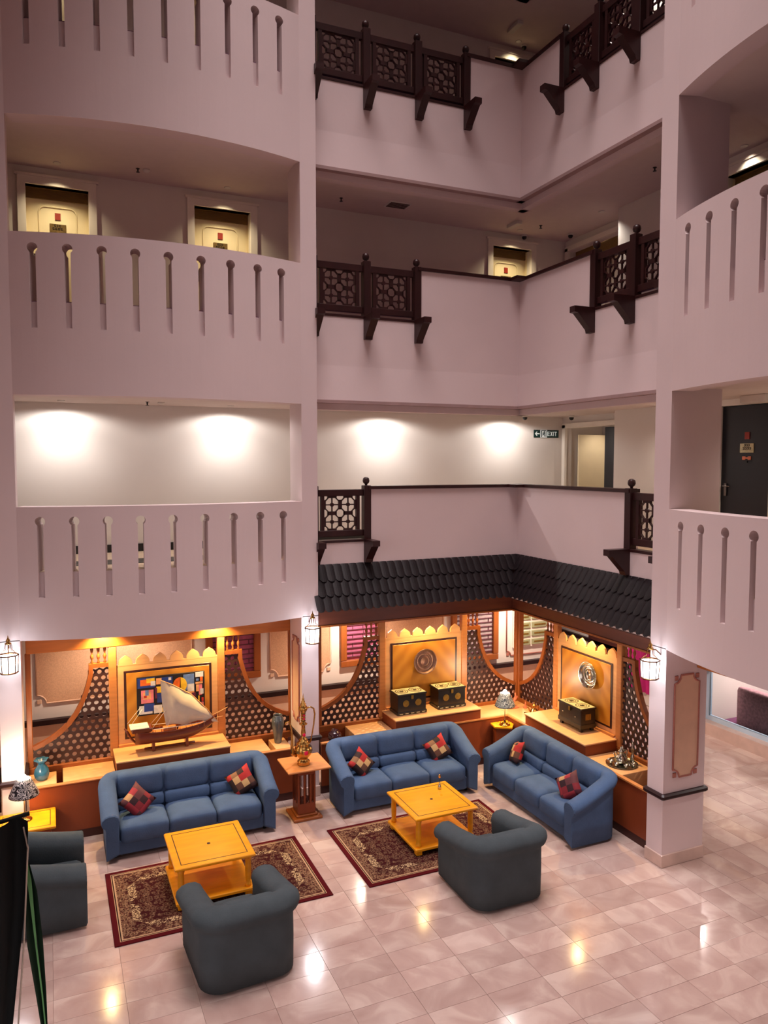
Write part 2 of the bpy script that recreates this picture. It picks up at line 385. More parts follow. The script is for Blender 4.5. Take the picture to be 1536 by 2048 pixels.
mb.plate([[(x0, 10.70 - bow(x0 - 1.48)), (x1, 10.70 - bow(x1 - 1.48)), (x1, 10.75), (x0, 10.75)] for x0, x1 in zip(xs, xs[1:])], lambda x, y, t: (x, y, t), 2.75, 2.85)
ys = [3.23 + 3.76 * k / 12 for k in range(13)]
mb.plate([[(6.87 - bow(a - 5.11), a), (6.87 - bow(c - 5.11), c), (7.05, c), (7.05, a)] for a, c in zip(ys, ys[1:])], lambda x, y, t: (x, y, t), 2.75, 2.85)
struct('ceiling', mb, 'ceiling_paint')
struct('ceiling', MB().box(-5, -3.5, 15.9, 10, 13, 16.1), 'plaster')
# recessed corner galleries
def PB(u, w, z): return (7.25 - u, 10.9 + w, z)
def PR(u, w, z): return (7.25 + w, 10.9 - u, z)
NOTCH = [2.74, 1.89, 1.04]
for side, P in (('wall_back', PB), ('wall_far_right', PR)):
    for k in range(3):
        n = NOTCH[k]; z0 = 2.9 if k == 0 else 6.47 + 3.41 * (k - 1); mb = MB(P)
        mb.box(-.15, 0, z0, n, .15, RAIL[k]); mb.box(n, 0, z0, 3.65, .15, 3.79 + 3.41 * k)
        if k:
            b0 = z0 - .53
            mb.add([(-.2, 0, z0), (3.65, 0, z0), (3.65, .15, z0), (-.2, .15, z0), (-.2, -.03, b0), (3.65, -.03, b0), (3.65, .2, b0), (-.2, .2, b0)],
                   [(0, 1, 5, 4), (3, 2, 1, 0), (4, 5, 6, 7), (2, 3, 7, 6), (0, 4, 7, 3), (1, 2, 6, 5)])
            mb.box(-.2, .06, b0 - .13, 3.65, .2, b0)
        struct(side, mb, 'plaster')
        if k: struct('trim_1', MB(P).box(-.2, -.045, b0 - .035, 3.65, .12, b0 + .012), 'moulding_mauve')
        struct('trim_2', MB(P).box(.16, -.03, RAIL[k], n, .17, RAIL[k] + .05), 'mahogany')
    struct(side, MB(P).box(-.2, 0, 12.62, 3.65, .2, 15.9), 'plaster')
for k in range(3):
    z0 = 2.95 if k == 0 else 6.47 + 3.41 * (k - 1)
    struct('trim_3', MB().box(7.05, 10.68, RAIL[k], 7.45, 11.1, RAIL[k] + .05), 'mahogany')
# corridor walls
def WB(u, w, z): return (u, 12.5 + w, z)
def WR(u, w, z): return (8.95 + w, u, z)
def run(nm, fn, u0, u1, z0, z1, ops, m='cream_paint', th=.12):
    mb = MB(fn); u = u0
    for a, c, zt in ops:
        mb.box(u, 0, z0, a, th, z1); mb.box(a, 0, zt, c, th, z1); u = c
    mb.box(u, 0, z0, u1, th, z1); return struct(nm, mb, m)
DB = [(-.22, .64), (2.20, 3.10), (7.70, 8.55)]; DR = [(7.36, 8.24)]
run('wall_corridor_back', WB, -4.6, 9.36, FL[0], CE[0], [])
for k in (1, 2): run('wall_corridor_back', WB, -4.6, 9.36, FL[k], CE[k], [(a, c, FL[k] + 2.05) for a, c in DB])
for k in range(3):
    run('wall_corridor_right', WR, -.5, 10.5, FL[k], CE[k], [(a, c, FL[k] + (2.21 if k == 0 else 2.05)) for a, c in DR])
    mb = MB(); z0, z1 = FL[k], CE[k]
    mb.box(9.07, 10.5, z0, 9.48, 10.62, z1); mb.box(9.36, 10.62, z0, 9.48, 10.72, z1); mb.box(9.36, 12.36, z0, 9.48, 12.5, z1); mb.box(9.36, 10.72, z0 + 2.08, 9.48, 12.36, z1)
    mb.box(9.48, 12.38, z0, 10.3, 12.5, z1); mb.box(9.48, 10.5, z0, 10.3, 10.62, z1); mb.box(10.25, 10.5, z0, 10.35, 12.5, z1)
    struct('wall_vestibule', mb, 'cream_paint')
    struct('trim_4', MB().box(9.30, 10.64, z0, 9.36, 10.73, z0 + 2.14).box(9.30, 12.35, z0, 9.36, 12.44, z0 + 2.14).box(9.30, 10.64, z0 + 2.08, 9.36, 12.44, z0 + 2.17), 'trim_white')
    if k: struct('trim_5', MB().box(9.49, 10.74, z0 + 1.75, 9.55, 12.34, z0 + 2.08), 'soffit_wood')
# doors
nd = [0]
def door(fn, a, c, zf, H, leaf, deep=.20, black=False, num='', flip=False):
    nd[0] += 1; nm = 'door_%d' % nd[0]; mid = (a + c) / 2
    d = MB(fn).bbox(a - .02, deep, zf, c + .02, deep + .05, zf + H + .02, .006).build(nm, leaf, kind='structure')
    tr = MB(fn); t = .11
    for x0, x1 in ((a - t, a), (c, c + t)): tr.box(x0, -.035, zf, x1, .0, zf + H + t)
    tr.box(a, -.035, zf + H, c, 0, zf + H + t)
    tr.box(a - t - .03, -.05, zf + H + t, c + t + .03, 0, zf + H + t + .035)
    tr.build('door_frame', 'trim_white', d)
    jb = MB(fn).box(a - .05, .12, zf, a, deep, zf + H).box(c, .12, zf, c + .05, deep, zf + H); jb.build('jamb', 'door_cream' if not black else 'trim_white', d)
    MB(fn).box(a - .05, .0, zf + H, c + .05, deep, zf + H + .05).build('soffit', 'soffit_wood' if not black else 'trim_white', d)
    if not black:
        MB(fn).box(a, deep - .03, zf + H - .14, c, deep, zf + H).build('transom', 'soffit_wood', d)
        # raised panel moulding with arched shoulders
        w0, w1, zt, r = a + .17, c - .17, zf + H - .24, .09; out = []
        pts = [(w0, zf + .3)]
        pts += [(w0 + r - r * cos(t2), zt - r + r * sin(t2)) for t2 in [pi / 2 * q / 5 for q in range(6)]]
        pts += [(w1 - r + r * sin(t2), zt - r + r * cos(t2)) for t2 in [pi / 2 * q / 5 for q in range(6)]] + [(w1, zf + .3)]
        MB(fn).tube([(p[0], deep - .004, p[1]) for p in pts], .012, 6).build('panel_moulding', 'door_cream', d)
    zc = zf + (1.60 if not black else 1.70)
    MB(fn).box(mid - .04, deep - .012, zc + .03, mid + .04, deep, zc + .13).build('fire_notice', 'sign_red', d, label='small red notice')
    pl = MB(fn).bbox(mid - .115, deep - .014, zc - .16, mid + .115, deep, zc - .03, .003).build('number_plate', 'plate_bronze' if not black else 'inlay_bone', d)
    tx = MB(fn)
    for q, (hw, zz) in enumerate(((.05, zc - .07), (.075, zc - .115))):
        n = 3 if q == 0 else 4
        for j in range(n):
            x = mid - hw + 2 * hw * j / n
            tx.box(x, deep - .018, zz, x + 2 * hw / n * .72, deep - .012, zz + .008); tx.box(x, deep - .018, zz + .022, x + 2 * hw / n * .72, deep - .012, zz + .03); tx.box(x, deep - .018, zz, x + .007, deep - .012, zz + .03)
    tx.build('plate_number', 'black' , pl)
    MB(fn).box(mid - .012, deep - .012, zc - .30, mid + .012, deep, zc - .276).build('peephole', 'black', d)
    hu = c - .09 if flip else a + .09
    h = MB(fn); h.box(hu - .022, deep - .02, zf + .92, hu + .022, deep, zf + 1.1); h.tube([(hu, deep - .02, zf + 1.06), (hu, deep - .07, zf + 1.06), (hu + (-.12 if flip else .12), deep - .07, zf + 1.06)], .011, 6)
    h.build('door_handle', 'steel', d)
    if black:
        hg = MB(fn); hg.bbox(mid - .075, deep - .014, zc - .26, mid - .02, deep, zc - .21, .004).bbox(mid + .02, deep - .014, zc - .26, mid + .075, deep, zc - .21, .004).box(mid - .03, deep - .012, zc - .245, mid + .03, deep, zc - .225)
        hg.build('pink_hanger', 'coral', d, label='small pink bow shaped tag')
    return d
for k in (1, 2):
    for a, c in DB: door(WB, a, c, FL[k], 2.05, 'door_cream')
    door(WR, *DR[0], FL[k], 2.05, 'door_cream')
door(WR, *DR[0], FL[0], 2.21, 'door_black', .06, True, flip=True)
struct('door_9', MB().bbox(9.56, 10.72, FL[0], 9.61, 11.48, FL[0] + 2.07, .006), 'door_black')
struct('door_10', MB().bbox(9.50, 12.16, FL[0], 10.2, 12.2, FL[0] + 1.95, .006), 'door_cream')
# the rest of the atrium shell, out of the picture
struct('wall_near_left', MB().box(-4.8, -3.5, 0, -4.6, 13, 15.9), 'plaster')
struct('wall_near', MB().box(-4.8, -3.6, 0, 14, -3.4, 15.9), 'plaster')
struct('floor', MB().box(-4.6, -3.4, 3.41, 6.8, -.5, 3.61), 'plaster')
struct('wall_near_parapet', MB().box(-4.6, -.6, 2.9, 6.8, -.45, 4.45), 'plaster')
# ---------------- ground floor ----------------
struct('wall_rear', MB().box(-4.6, 13.1, 0, 9.7, 13.25, 2.76), 'cream_paint')
struct('wall_rear', MB().box(-4.6, 13.06, 0, 9.7, 13.1, .86), 'moulding')
struct('trim_6', MB().box(-4.6, 13.0, .85, 9.72, 13.1, .93), 'wall_trim_dark')
struct('baseboard_rear', MB().box(-4.6, 13.03, 0, 9.7, 13.06, .12), 'counter_dark')
struct('wall_rear_return', MB().box(9.6, 13.25, 0, 9.7, 17, 2.76), 'cream_paint')
struct('wall_far_end', MB().box(9.6, 16.9, 0, 11.3, 17, 2.76), 'cream_paint')
struct('wall_passage', MB().box(11.2, 10.5, 0, 11.35, 17, 2.76), 'cream_paint')
struct('trim_7', MB().box(11.12, 12.5, .95, 11.2, 17, 1.03), 'wall_trim_dark')
struct('door_11', MB().bbox(11.12, 12.72, 0, 11.2, 13.7, 2.1, .01), 'counter_dark')
struct('trim_8', MB().box(11.15, 12.6, 0, 11.2, 12.7, 2.2).box(11.15, 13.72, 0, 11.2, 13.82, 2.2).box(11.15, 12.6, 2.1, 11.2, 13.82, 2.22), 'counter_dark')
struct('wall_piers', MB().box(10.95, 10.42, 0, 11.3, 10.7, 2.76), 'plaster')
# hanging magenta curtain on the passage wall
mb = MB(); ys = [10.75 + 1.75 * k / 40 for k in range(41)]
mb.plate([[(a, .28), (c, .28), (c, 2.7), (a, 2.7)] for a, c in zip(ys, ys[1:])], lambda u, z, t: (11.12 - t - .03 * sin(u * 34), u, z), 0, .012)
tag(mb.build('curtain', 'magenta', org=(11.1, 11.6, .28)), 'magenta curtain hanging in the passage behind the right wooden screen', 'curtain')
def scoop(x0, x1, z0, z1, r):
    """outline with concave quarter-round corners"""
    o = []
    for cx, cz, a in ((x0, z0, 0), (x1, z0, 90), (x1, z1, 180), (x0, z1, 270)):
        pts = [(cx + r * cos(radians(a + 90 - 90 * q / 5)), cz + r * sin(radians(a + 90 - 90 * q / 5))) for q in range(6)]
        o += pts
    return o
def wpanel(fn, x0, x1, z0, z1, face_='panel_beige', edge='moulding', r=.14, rt=.014, d=.0):
    o = scoop(x0, x1, z0, z1, r)
    p = MB(fn).plate([o], lambda u, z, t: (u, t, z), -.012 - d, 0).build('wall_panel', face_, kind='structure')
    MB(fn).tube([(a, -.015 - d, c) for a, c in o + o[:1]], rt, 6).build('panel_moulding', edge, p)
    for cx, cz, sx_, sz in ((x0, z0, 1, 1), (x1, z0, -1, 1), (x1, z1, -1, -1), (x0, z1, 1, -1)):
        MB(fn).bbox(min(cx, cx + sx_ * .07), -.02 - d, min(cz, cz + sz * .07), max(cx, cx + sx_ * .07), -.002, max(cz, cz + sz * .07), .006).build('corner_rosette', edge, p)
    return p
def RW(u, w, z): return (u, 13.1 + w, z)
for x0, x1 in ((-.28, 2.15), (3.52, 4.66), (5.78, 7.02), (-3.6, -.9)): wpanel(RW, x0, x1, 1.18, 2.62)
def blind_window(n, x0, x1, z0, bm):
    w = struct('window_%d' % n, MB(RW).box(x0, -.005, z0, x1, -.001, 2.7), bm)
    f = MB(RW); f.bbox(x0 - .12, -.07, z0 - .12, x1 + .12, 0, z0, .01); f.bbox(x0 - .12, -.07, z0, x0, 0, 2.74, .01); f.bbox(x1, -.07, z0, x1 + .12, 0, 2.74, .01); f.build('window_frame', 'frame_wood', w)
    s = MB(RW); z = z0 + .05; q = 0
    while z < 2.68:
        q += 1; s.box(x0, -.03, z, x1, -.006, z + .012); z += .085
        xx = x0 + (x1 - x0) * (.2 if q % 2 else .55)
        for j in range(2): s.box(xx + j * .33 * (x1 - x0), -.022, z, xx + j * .33 * (x1 - x0) + .01, -.004, z - .085)
    s.build('blind_cords', 'blind_line', w)
blind_window(1, 2.50, 3.22, 1.34, 'blind_rose'); blind_window(2, 4.97, 5.6, 1.34, 'blind_rose'); blind_window(3, 7.30, 8.14, 1.15, 'blind_grey')
wpanel(RW, 8.48, 9.62, 1.06, 2.66, 'cream_paint', 'moulding_rose', .1)
# brass letter slots
t = thing('letter_rack', 'rack of stacked pale green and brass slot plates on the cream rear wall', 'letter rack', (9.04, 13.06, 1.24))
MB().box(8.62, 13.05, 1.22, 9.46, 13.085, 2.6).build('backboard', 'trim_white', t)
z = 1.26
while z < 2.5:
    for x0 in (8.64, 9.06):
        pl = MB().bbox(x0, 13.02, z, x0 + .38, 13.05, z + .115, .004).build('slot_plate', 'slot_green', t)
        MB().box(x0 + .05, 13.014, z + .045, x0 + .33, 13.022, z + .075).build('slot', 'inlay_brass', pl)
    z += .175
# pillars on the ground floor with dado rail, plinth and scooped panels
def pillar(nm, x0, y0, x1, y1, panels):
    p = MB().box(x0, y0, 0, x1, y1, 2.75).build(nm, 'plaster', kind='structure')
    e = .045
    MB().bbox(x0 - e, y0 - e, .865, x1 + e, y1 + e, .935, .02).build('dado_rail', 'wall_trim_dark', p)
    MB().bbox(x0 - .015, y0 - .015, 0, x1 + .015, y1 + .015, .16, .006).build('plinth', 'sill_marble', p)
    for fn, a, c in panels:
        o = scoop(a, c, 1.12, 2.40, .1)
        q = MB(fn).plate([o], lambda u, z, t: (u, t, z), -.008, .01).build('panel', 'moulding', p)
        MB(fn).tube([(g, -.010, h) for g, h in o + o[:1]], .012, 6).build('panel_moulding', 'moulding_rose', q)
        for cx, cz, sx_, sz in ((a, 1.12, 1, 1), (c, 1.12, -1, 1), (c, 2.4, -1, -1), (a, 2.4, 1, -1)):
            MB(fn).bbox(min(cx, cx + sx_ * .06), -.012, min(cz, cz + sz * .06), max(cx, cx + sx_ * .06), .0, max(cz, cz + sz * .06), .005).build('corner_rosette', 'moulding_rose', q)
def FN2(u, w, z): return (u, 6.98 + w, z)
def FN1(u, w, z): return (3.34 + w, u, z)
pillar('pillar', 6.81, 6.98, 7.48, 7.25, [(FN2, 6.95, 7.35)])
pillar('pillar', 3.34, 10.64, 3.60, 11.22, [(FN1, 10.75, 11.08)])
pillar('pillar', -.66, 10.64, -.40, 11.22, [])
# shop window on the right and the room behind it
struct('window_4', MB().box(11.2, 2.2, .30, 11.22, 10.38, 2.6), 'window_glass')
w4 = [o for o in C.objects if o.name == 'window_4'][0]
MB().box(11.17, 2.2, .22, 11.26, 10.42, .30).box(11.17, 2.2, 2.58, 11.26, 10.42, 2.7).box(11.17, 10.36, .3, 11.26, 10.42, 2.6).box(11.17, 6.2, .3, 11.26, 6.26, 2.6).build('window_frame', 'glass_frame', w4)
struct('trim_9', MB().box(11.0, 2.2, 0, 11.34, 10.42, .22), 'sill_marble')
struct('floor', MB().box(11.34, 0, .0, 14, 10.5, .10), 'purple_carpet')
struct('wall_shop', MB().box(13.6, 0, 0, 13.75, 11, 2.76).box(11.3, 10.55, 0, 13.75, 10.7, 2.76), 'cream_paint')
def SHW(u, w, z): return (13.6 + w, u, z)
for a in (8.2, 6.4): wpanel(SHW, a, a + 1.4, .75, 2.4, 'cream_paint', 'trim_white', .14, .02)
struct('wall_shop', MB().box(11.25, -3.4, 0, 11.4, 2.2, 2.76), 'cream_paint')
tag(MB().bbox(10.84, 10.16, 1.33, 11.0, 10.42, 1.45, .02).build('wall_speaker', 'black', org=(10.9, 10.4, 1.3)), 'small black box fixed to the pier beside the shop window', 'speaker')
# ================= tiled eave over the corner =================
t = thing('tiled_eave', 'long L shaped eave of dark scalloped roof tiles above the corner seating', 'roof', (7.25, 10.9, 3.46))
def tile_mb():
    mb = MB(); n = 4; vs = []; rows = [(-.0, .0), (.5, .0), (.82, .0), (1.0, .0)]
    # u across (-.5...5), s along the slope 0..1, scalloped lower end, slightly arched
    P = []
    for j, sj in enumerate((0, .55, .8)):
        for i in range(n + 1): u = i / n - .5; P.append((u, sj, .007 * (1 - 4 * u * u)))
    for i in range(n + 1):
        u = i / n - .5; P.append((u, .86 + .14 * sqrt(max(0, 1 - 4 * u * u)), .007 * (1 - 4 * u * u)))
    F = [(j * 5 + i, j * 5 + i + 1, (j + 1) * 5 + i + 1, (j + 1) * 5 + i) for j in range(3) for i in range(4)]
    k = len(P); P2 = [(u, s_, h - .016) for u, s_, h in P]
    F += [tuple(q + k for q in reversed(f)) for f in F]
    F += [(15 + i, 16 + i, k + 16 + i, k + 15 + i) for i in range(4)]
    F += [(j * 5, (j + 1) * 5, k + (j + 1) * 5, k + j * 5) for j in range(3)] + [(j * 5 + 4, (j + 1) * 5 + 4, k + (j + 1) * 5 + 4, k + j * 5 + 4) for j in range(3)]
    return P, F + []
TP, TF = tile_mb(); TW = .128; drop = .62; outw = .36; SLn = hypot(drop, outw); nrows = 3; TLn = SLn / nrows * 1.22
proto = {}
for side, P in (('b', PB), ('r', PR)):
    me = bpy.data.meshes.new('roof_tile')
    # local frame: along u, down the slope, normal
    o0 = Vector(P(0, 0, 0)); eu = Vector(P(1, 0, 0)) - o0; ew = Vector(P(0, -1, 0)) - o0
    sl = (ew * outw + Vector((0, 0, -drop))) / SLn; nn = (ew * drop + Vector((0, 0, outw))) / SLn
    me.from_pydata([tuple(eu * (u * TW * .97) + sl * (s_ * TLn) + nn * (h + .02 * s_)) for u, s_, h in TP], [], TF)
    me.validate(); me.update(); me.materials.append(M['roof_tile']); bm = bmesh.new(); bm.from_mesh(me); bmesh.ops.recalc_face_normals(bm, faces=bm.faces); bm.to_mesh(me); bm.free()
    for r in range(nrows):
        off = TW / 2 if r % 2 else 0; u = off + TW / 2
        while u < 3.66:
            wv = outw * (r + .6) / nrows
            if u > wv - TW * .4 + .0:
                o = bpy.data.objects.new('roof_tile', me); C.objects.link(o); o.parent = t
                p = o0 + eu * u + sl * (SLn * r / nrows) + Vector((0, 0, 3.46)) + nn * .01
                o.location = p - t.location
            u += TW
for side, P in (('b', PB), ('r', PR)):
    MB(P).add([(-.1, 0, 3.44), (3.65, 0, 3.44), (3.65, -outw + .03, 2.85), (outw - .03, -outw + .03, 2.85), (-.1, 0.02, 3.40), (3.65, .02, 3.40), (3.65, -outw + .05, 2.80), (outw - .05, -outw + .05, 2.80)],
              [(0, 1, 2, 3), (4, 5, 6, 7), (0, 1, 5, 4), (2, 3, 7, 6), (1, 2, 6, 5), (0, 3, 7, 4)]).build('roof_board', 'counter_dark', t)
    f = MB(P).bbox(.22, -.24, 2.555, 3.65, -.20, 2.86, .004).build('fascia_board', 'fascia_wood', t)
    MB(P).bbox(.24, -.262, 2.555, 3.65, -.24, 2.585, .004).build('fascia_bead', 'frame_wood', f)
struct('ceiling', MB().box(3.65, 10.71, 2.745, 7.0, 11.23, 2.76).box(7.0, 7.25, 2.745, 7.53, 11.23, 2.76), 'counter_dark')  # dark soffit board under the tiled eave, not a room ceiling

# ================= carved screens (three bays) =================
Z0 = .84
def screen_curve(s):   # height of the lattice edge at distance s from the post (s: 0.05 .. 1.06)
    pts = [(0, 2.20), (.24, 2.20), (.27, 2.05), (.33, 1.83), (.42, 1.60), (.54, 1.42), (.68, 1.29), (.84, 1.19), (1.07, 1.11)]
    for (a, b_), (c, d) in zip(pts, pts[1:]):
        if a <= s <= c: return b_ + (d - b_) * (s - a) / (c - a)
    return pts[-1][1]
def hexcell(mb, x, z, R_, r_, t0, t1, seg=8):
    """a hexagonal bead plate with a round hole"""
    vs = []; fs = []; n = 12
    for tt in (t0, t1):
        for k in range(n):
            a = 2 * pi * k / n + pi / 6; rr = R_ if k % 2 == 0 else R_ * .866; vs.append((x + rr * cos(a), tt, z + rr * sin(a)))
        for k in range(n): a = 2 * pi * k / n + pi / 6; vs.append((x + r_ * cos(a), tt, z + r_ * sin(a)))
    for k in range(n):
        q = (k + 1) % n
        fs += [(k, q, n + q, n + k), (2 * n + k, 3 * n + k, 3 * n + q, 2 * n + q), (n + k, n + q, 3 * n + q, 3 * n + k)]
    mb.add(vs, fs)
def make_screen(name, label, loc, rz, right_post=True):
    t = thing(name, label, 'screen', loc, rz, 'carved wooden arch screens behind the seating', local=True)
    H = .765
    # header beam and sill rail
    MB().bbox(-1.87, -.05, 2.42, 1.87, .07, 2.72, .008).build('header_beam', 'header_wood', t)
    MB().bbox(-1.87, -.05, .74, 1.87, .05, Z0, .008).build('sill_rail', 'frame_wood', t)
    for sx_ in (-1, 1):
        MB().bbox(sx_ * H - .055, -.045, Z0, sx_ * H + .055, .045, 2.42, .008).build('post', 'maple' if sx_ < 5 else 'x', t)
        MB().bbox(sx_ * 1.85 - .035, -.04, Z0, sx_ * 1.85 + .035, .04, 2.42, .008).build('end_post', 'frame_wood', t)
        def mp(u, z, w): return (sx_ * (H + .055 + u), w, z)
        # moulded frame along the sweeping edge
        fr = MB(mp if False else None); pts = []
        prof = [(0, 2.20), (.24, 2.20), (.265, 2.06), (.30, 1.92), (.34, 1.79), (.40, 1.645), (.47, 1.52), (.56, 1.405), (.66, 1.31), (.77, 1.235), (.89, 1.175), (1.0, 1.13)]
        loops = []
        for i in range(len(prof)):
            a = Vector((prof[max(i - 1, 0)])); b_ = Vector(prof[min(i + 1, len(prof) - 1)]); tt = (b_ - a).normalized(); nn = Vector((-tt.y, tt.x))
            p = Vector(prof[i]); pts.append((p + nn * .0, p - nn * .06))
            if i == 1: pts[-1] = (p + Vector((.02, 0)), p + Vector((-.035, -.06)))
        for (a, b_), (c, d) in zip(pts, pts[1:]): loops.append([tuple(a), tuple(b_), tuple(d), tuple(c)])
        MB().plate(loops, lambda u, v, w: mp(u, v, w), -.035, .035).build('curved_frame', 'frame_wood', t)
        # mashrabiya lattice
        mb = MB(); p = .100; rw = p * .866; j = 0; z = Z0 + .02
        while z < 2.17:
            u = (.5 * p if j % 2 else 0) + .02
            while u < 1.04:
                if z < min(screen_curve(u + .045), screen_curve(u) - .045): hexcell(mb, sx_ * (H + .055 + u), z, p / sqrt(3) * 1.01, .031, -.012, .012)
                u += p
            z += rw; j += 1
        mb.build('lattice', 'mashrabiya', t, kind='stuff')
        # three small turned balusters over the lattice
        for q in range(3):
            MB().lathe([(.016, 2.20), (.02, 2.215), (.009, 2.24), (.02, 2.27), (.025, 2.295), (.016, 2.32), (.009, 2.34), (.018, 2.37), (.022, 2.395), (.018, 2.42)], (sx_ * (H + .10 + q * .085), 0, 0), 8).build('baluster', 'frame_wood', t)
    # central arch panel with the row of pointed merlons
    HW = H - .055
    MB().bbox(-HW, -.03, .96, HW, .02, 2.13, .004).build('back_panel', 'maple_pale', t)
    mb = MB(); pitch = 2 * HW / 6; loops = []
    for k in range(6):
        x0 = -HW + pitch * k; cx = x0 + pitch / 2; w = pitch * .40
        top = [(cx + w, 2.15), (cx + w, 2.17), (cx + w * .93, 2.20), (cx + w * .72, 2.228), (cx + w * .4, 2.25), (cx, 2.275), (cx - w * .4, 2.25), (cx - w * .72, 2.228), (cx - w * .93, 2.20), (cx - w, 2.17), (cx - w, 2.15)]
        loops.append([(x0, 2.12), (x0 + pitch, 2.12), (x0 + pitch, 2.145), (cx + w, 2.145)] + top + [(cx - w, 2.145), (x0, 2.145)])
    mb.plate(loops, lambda u, v, w: (u, w, v), -.03, .0); mb.build('merlon_crest', 'maple_pale', t)
    MB().bbox(-HW + .09, -.036, 1.06, HW - .09, -.028, 2.05, .002).build('dark_border', 'inlay_dark', t)
    MB().bbox(-HW + .125, -.040, 1.09, HW - .125, -.034, 2.015, .002).build('veneer_panel', 'gold_veneer', t)
    MB().bbox(-HW, -.075, .96, HW, -.03, 1.0, .006).build('base_moulding', 'maple', t)
    return t
scr = make_screen('arched_screen', 'arched wooden lattice screen behind the model sailing boat', (1.51, 11.28, 0), 0)
s2 = dup(scr, (5.67, 11.28, 0), 0, 'arched wooden lattice screen behind the two black chests')
s3 = dup(scr, (7.58, 9.41, 0), -pi / 2, 'arched wooden lattice screen on the right, with the shiny round tray')
s4 = dup(scr, (-2.60, 11.28, 0), 0, 'carved screen mostly cut off by the left picture edge')
tag(MB().bbox(7.53, 11.22, .74, 7.63, 11.33, 2.72, .01).build('corner_post', 'frame_wood', org=(7.58, 11.28, .74)), 'square wooden post in the corner where two lattice screens meet', 'post')

# ================= built-in benches under the screens =================
def bench(name, label, x0, x1, plat, lids, extra=None):
    t = thing(name, label, 'bench', ((x0 + x1) / 2, 10.95, 0))
    MB().box(x0, 10.67, .12, x1, 10.70, .765).build('front_panel', 'counter_wood', t)
    MB().box(x0, 10.685, 0, x1, 10.71, .12).build('kick_board', 'counter_dark', t)
    MB().bbox(x0, 10.655, .765, x1, 10.72, .785, .004).build('top_lip', 'maple', t)
    MB().box(x0, 10.70, .50, x1, 11.24, .52).build('trough_floor', 'counter_dark', t)
    MB().box(x0, 11.22, .3, x1, 11.24, .74).build('back_board', 'counter_wood', t)
    for a, c in lids: MB().bbox(a, 10.70, .52, c, 11.23, .785, .004).build('lid_box', 'maple_pale', t)
    if plat:
        p = MB().box(plat[0] + .01, 10.68, .52, plat[1] - .01, 11.22, .945).build('raised_platform', 'counter_wood', t)
        MB().bbox(plat[0], 10.66, .94, plat[1], 11.22, .962, .004).build('platform_top', 'maple_pale', p)
    return t
b1 = bench('built_in_bench', 'low built-in wooden bench under the model boat, left of the pillar', -.35, 3.29, (.72, 2.28), [(.06, .72), (2.28, 2.88)])
b0 = dup(b1, (b1.location.x - 4.0, 10.95, 0), None, 'built-in bench at the far left picture edge')
t = thing('corner_bench', 'L shaped built-in wooden bench running round the seating corner', 'bench', (6.95, 10.67, 0))
MB().box(3.65, 10.67, .12, 6.95, 10.70, .765).box(6.95, 7.30, .12, 6.98, 10.70, .765).build('front_panel', 'counter_wood', t)
MB().box(3.65, 10.685, 0, 6.965, 10.71, .12).box(6.965, 7.30, 0, 6.99, 10.7, .12).build('kick_board', 'counter_dark', t)
MB().box(3.65, 10.655, .765, 6.935, 10.72, .786).box(6.935, 7.30, .765, 7.0, 10.72, .786).build('top_lip', 'maple', t)
MB().box(3.65, 10.7, .5, 7.5, 11.24, .52).box(6.98, 7.30, .5, 7.52, 10.7, .52).build('trough_floor', 'counter_dark', t)
MB().box(3.65, 11.22, .3, 7.5, 11.24, .74).box(7.5, 7.30, .3, 7.52, 11.24, .74).build('back_board', 'counter_wood', t)
for a, c in ((4.24, 4.88), (6.44, 6.98)): MB().bbox(a, 10.70, .52, c, 11.23, .787, .004).build('lid_box', 'maple_pale', t)
MB().bbox(6.98, 10.17, .52, 7.52, 11.23, .787, .004).build('lid_box', 'maple_pale', t)
MB().bbox(6.98, 7.92, .52, 7.52, 8.64, .787, .004).build('lid_box', 'maple_pale', t)
p = MB().box(4.89, 10.68, .52, 6.43, 11.22, .945).build('raised_platform', 'counter_wood', t)
MB().bbox(4.88, 10.66, .94, 6.44, 11.22, .962, .004).build('platform_top', 'maple_pale', p)
p = MB().box(6.96, 8.65, .52, 7.52, 10.16, .945).build('raised_platform', 'counter_wood', t)
MB().bbox(6.94, 8.64, .94, 7.52, 10.17, .962, .004).build('platform_top', 'maple_pale', p)

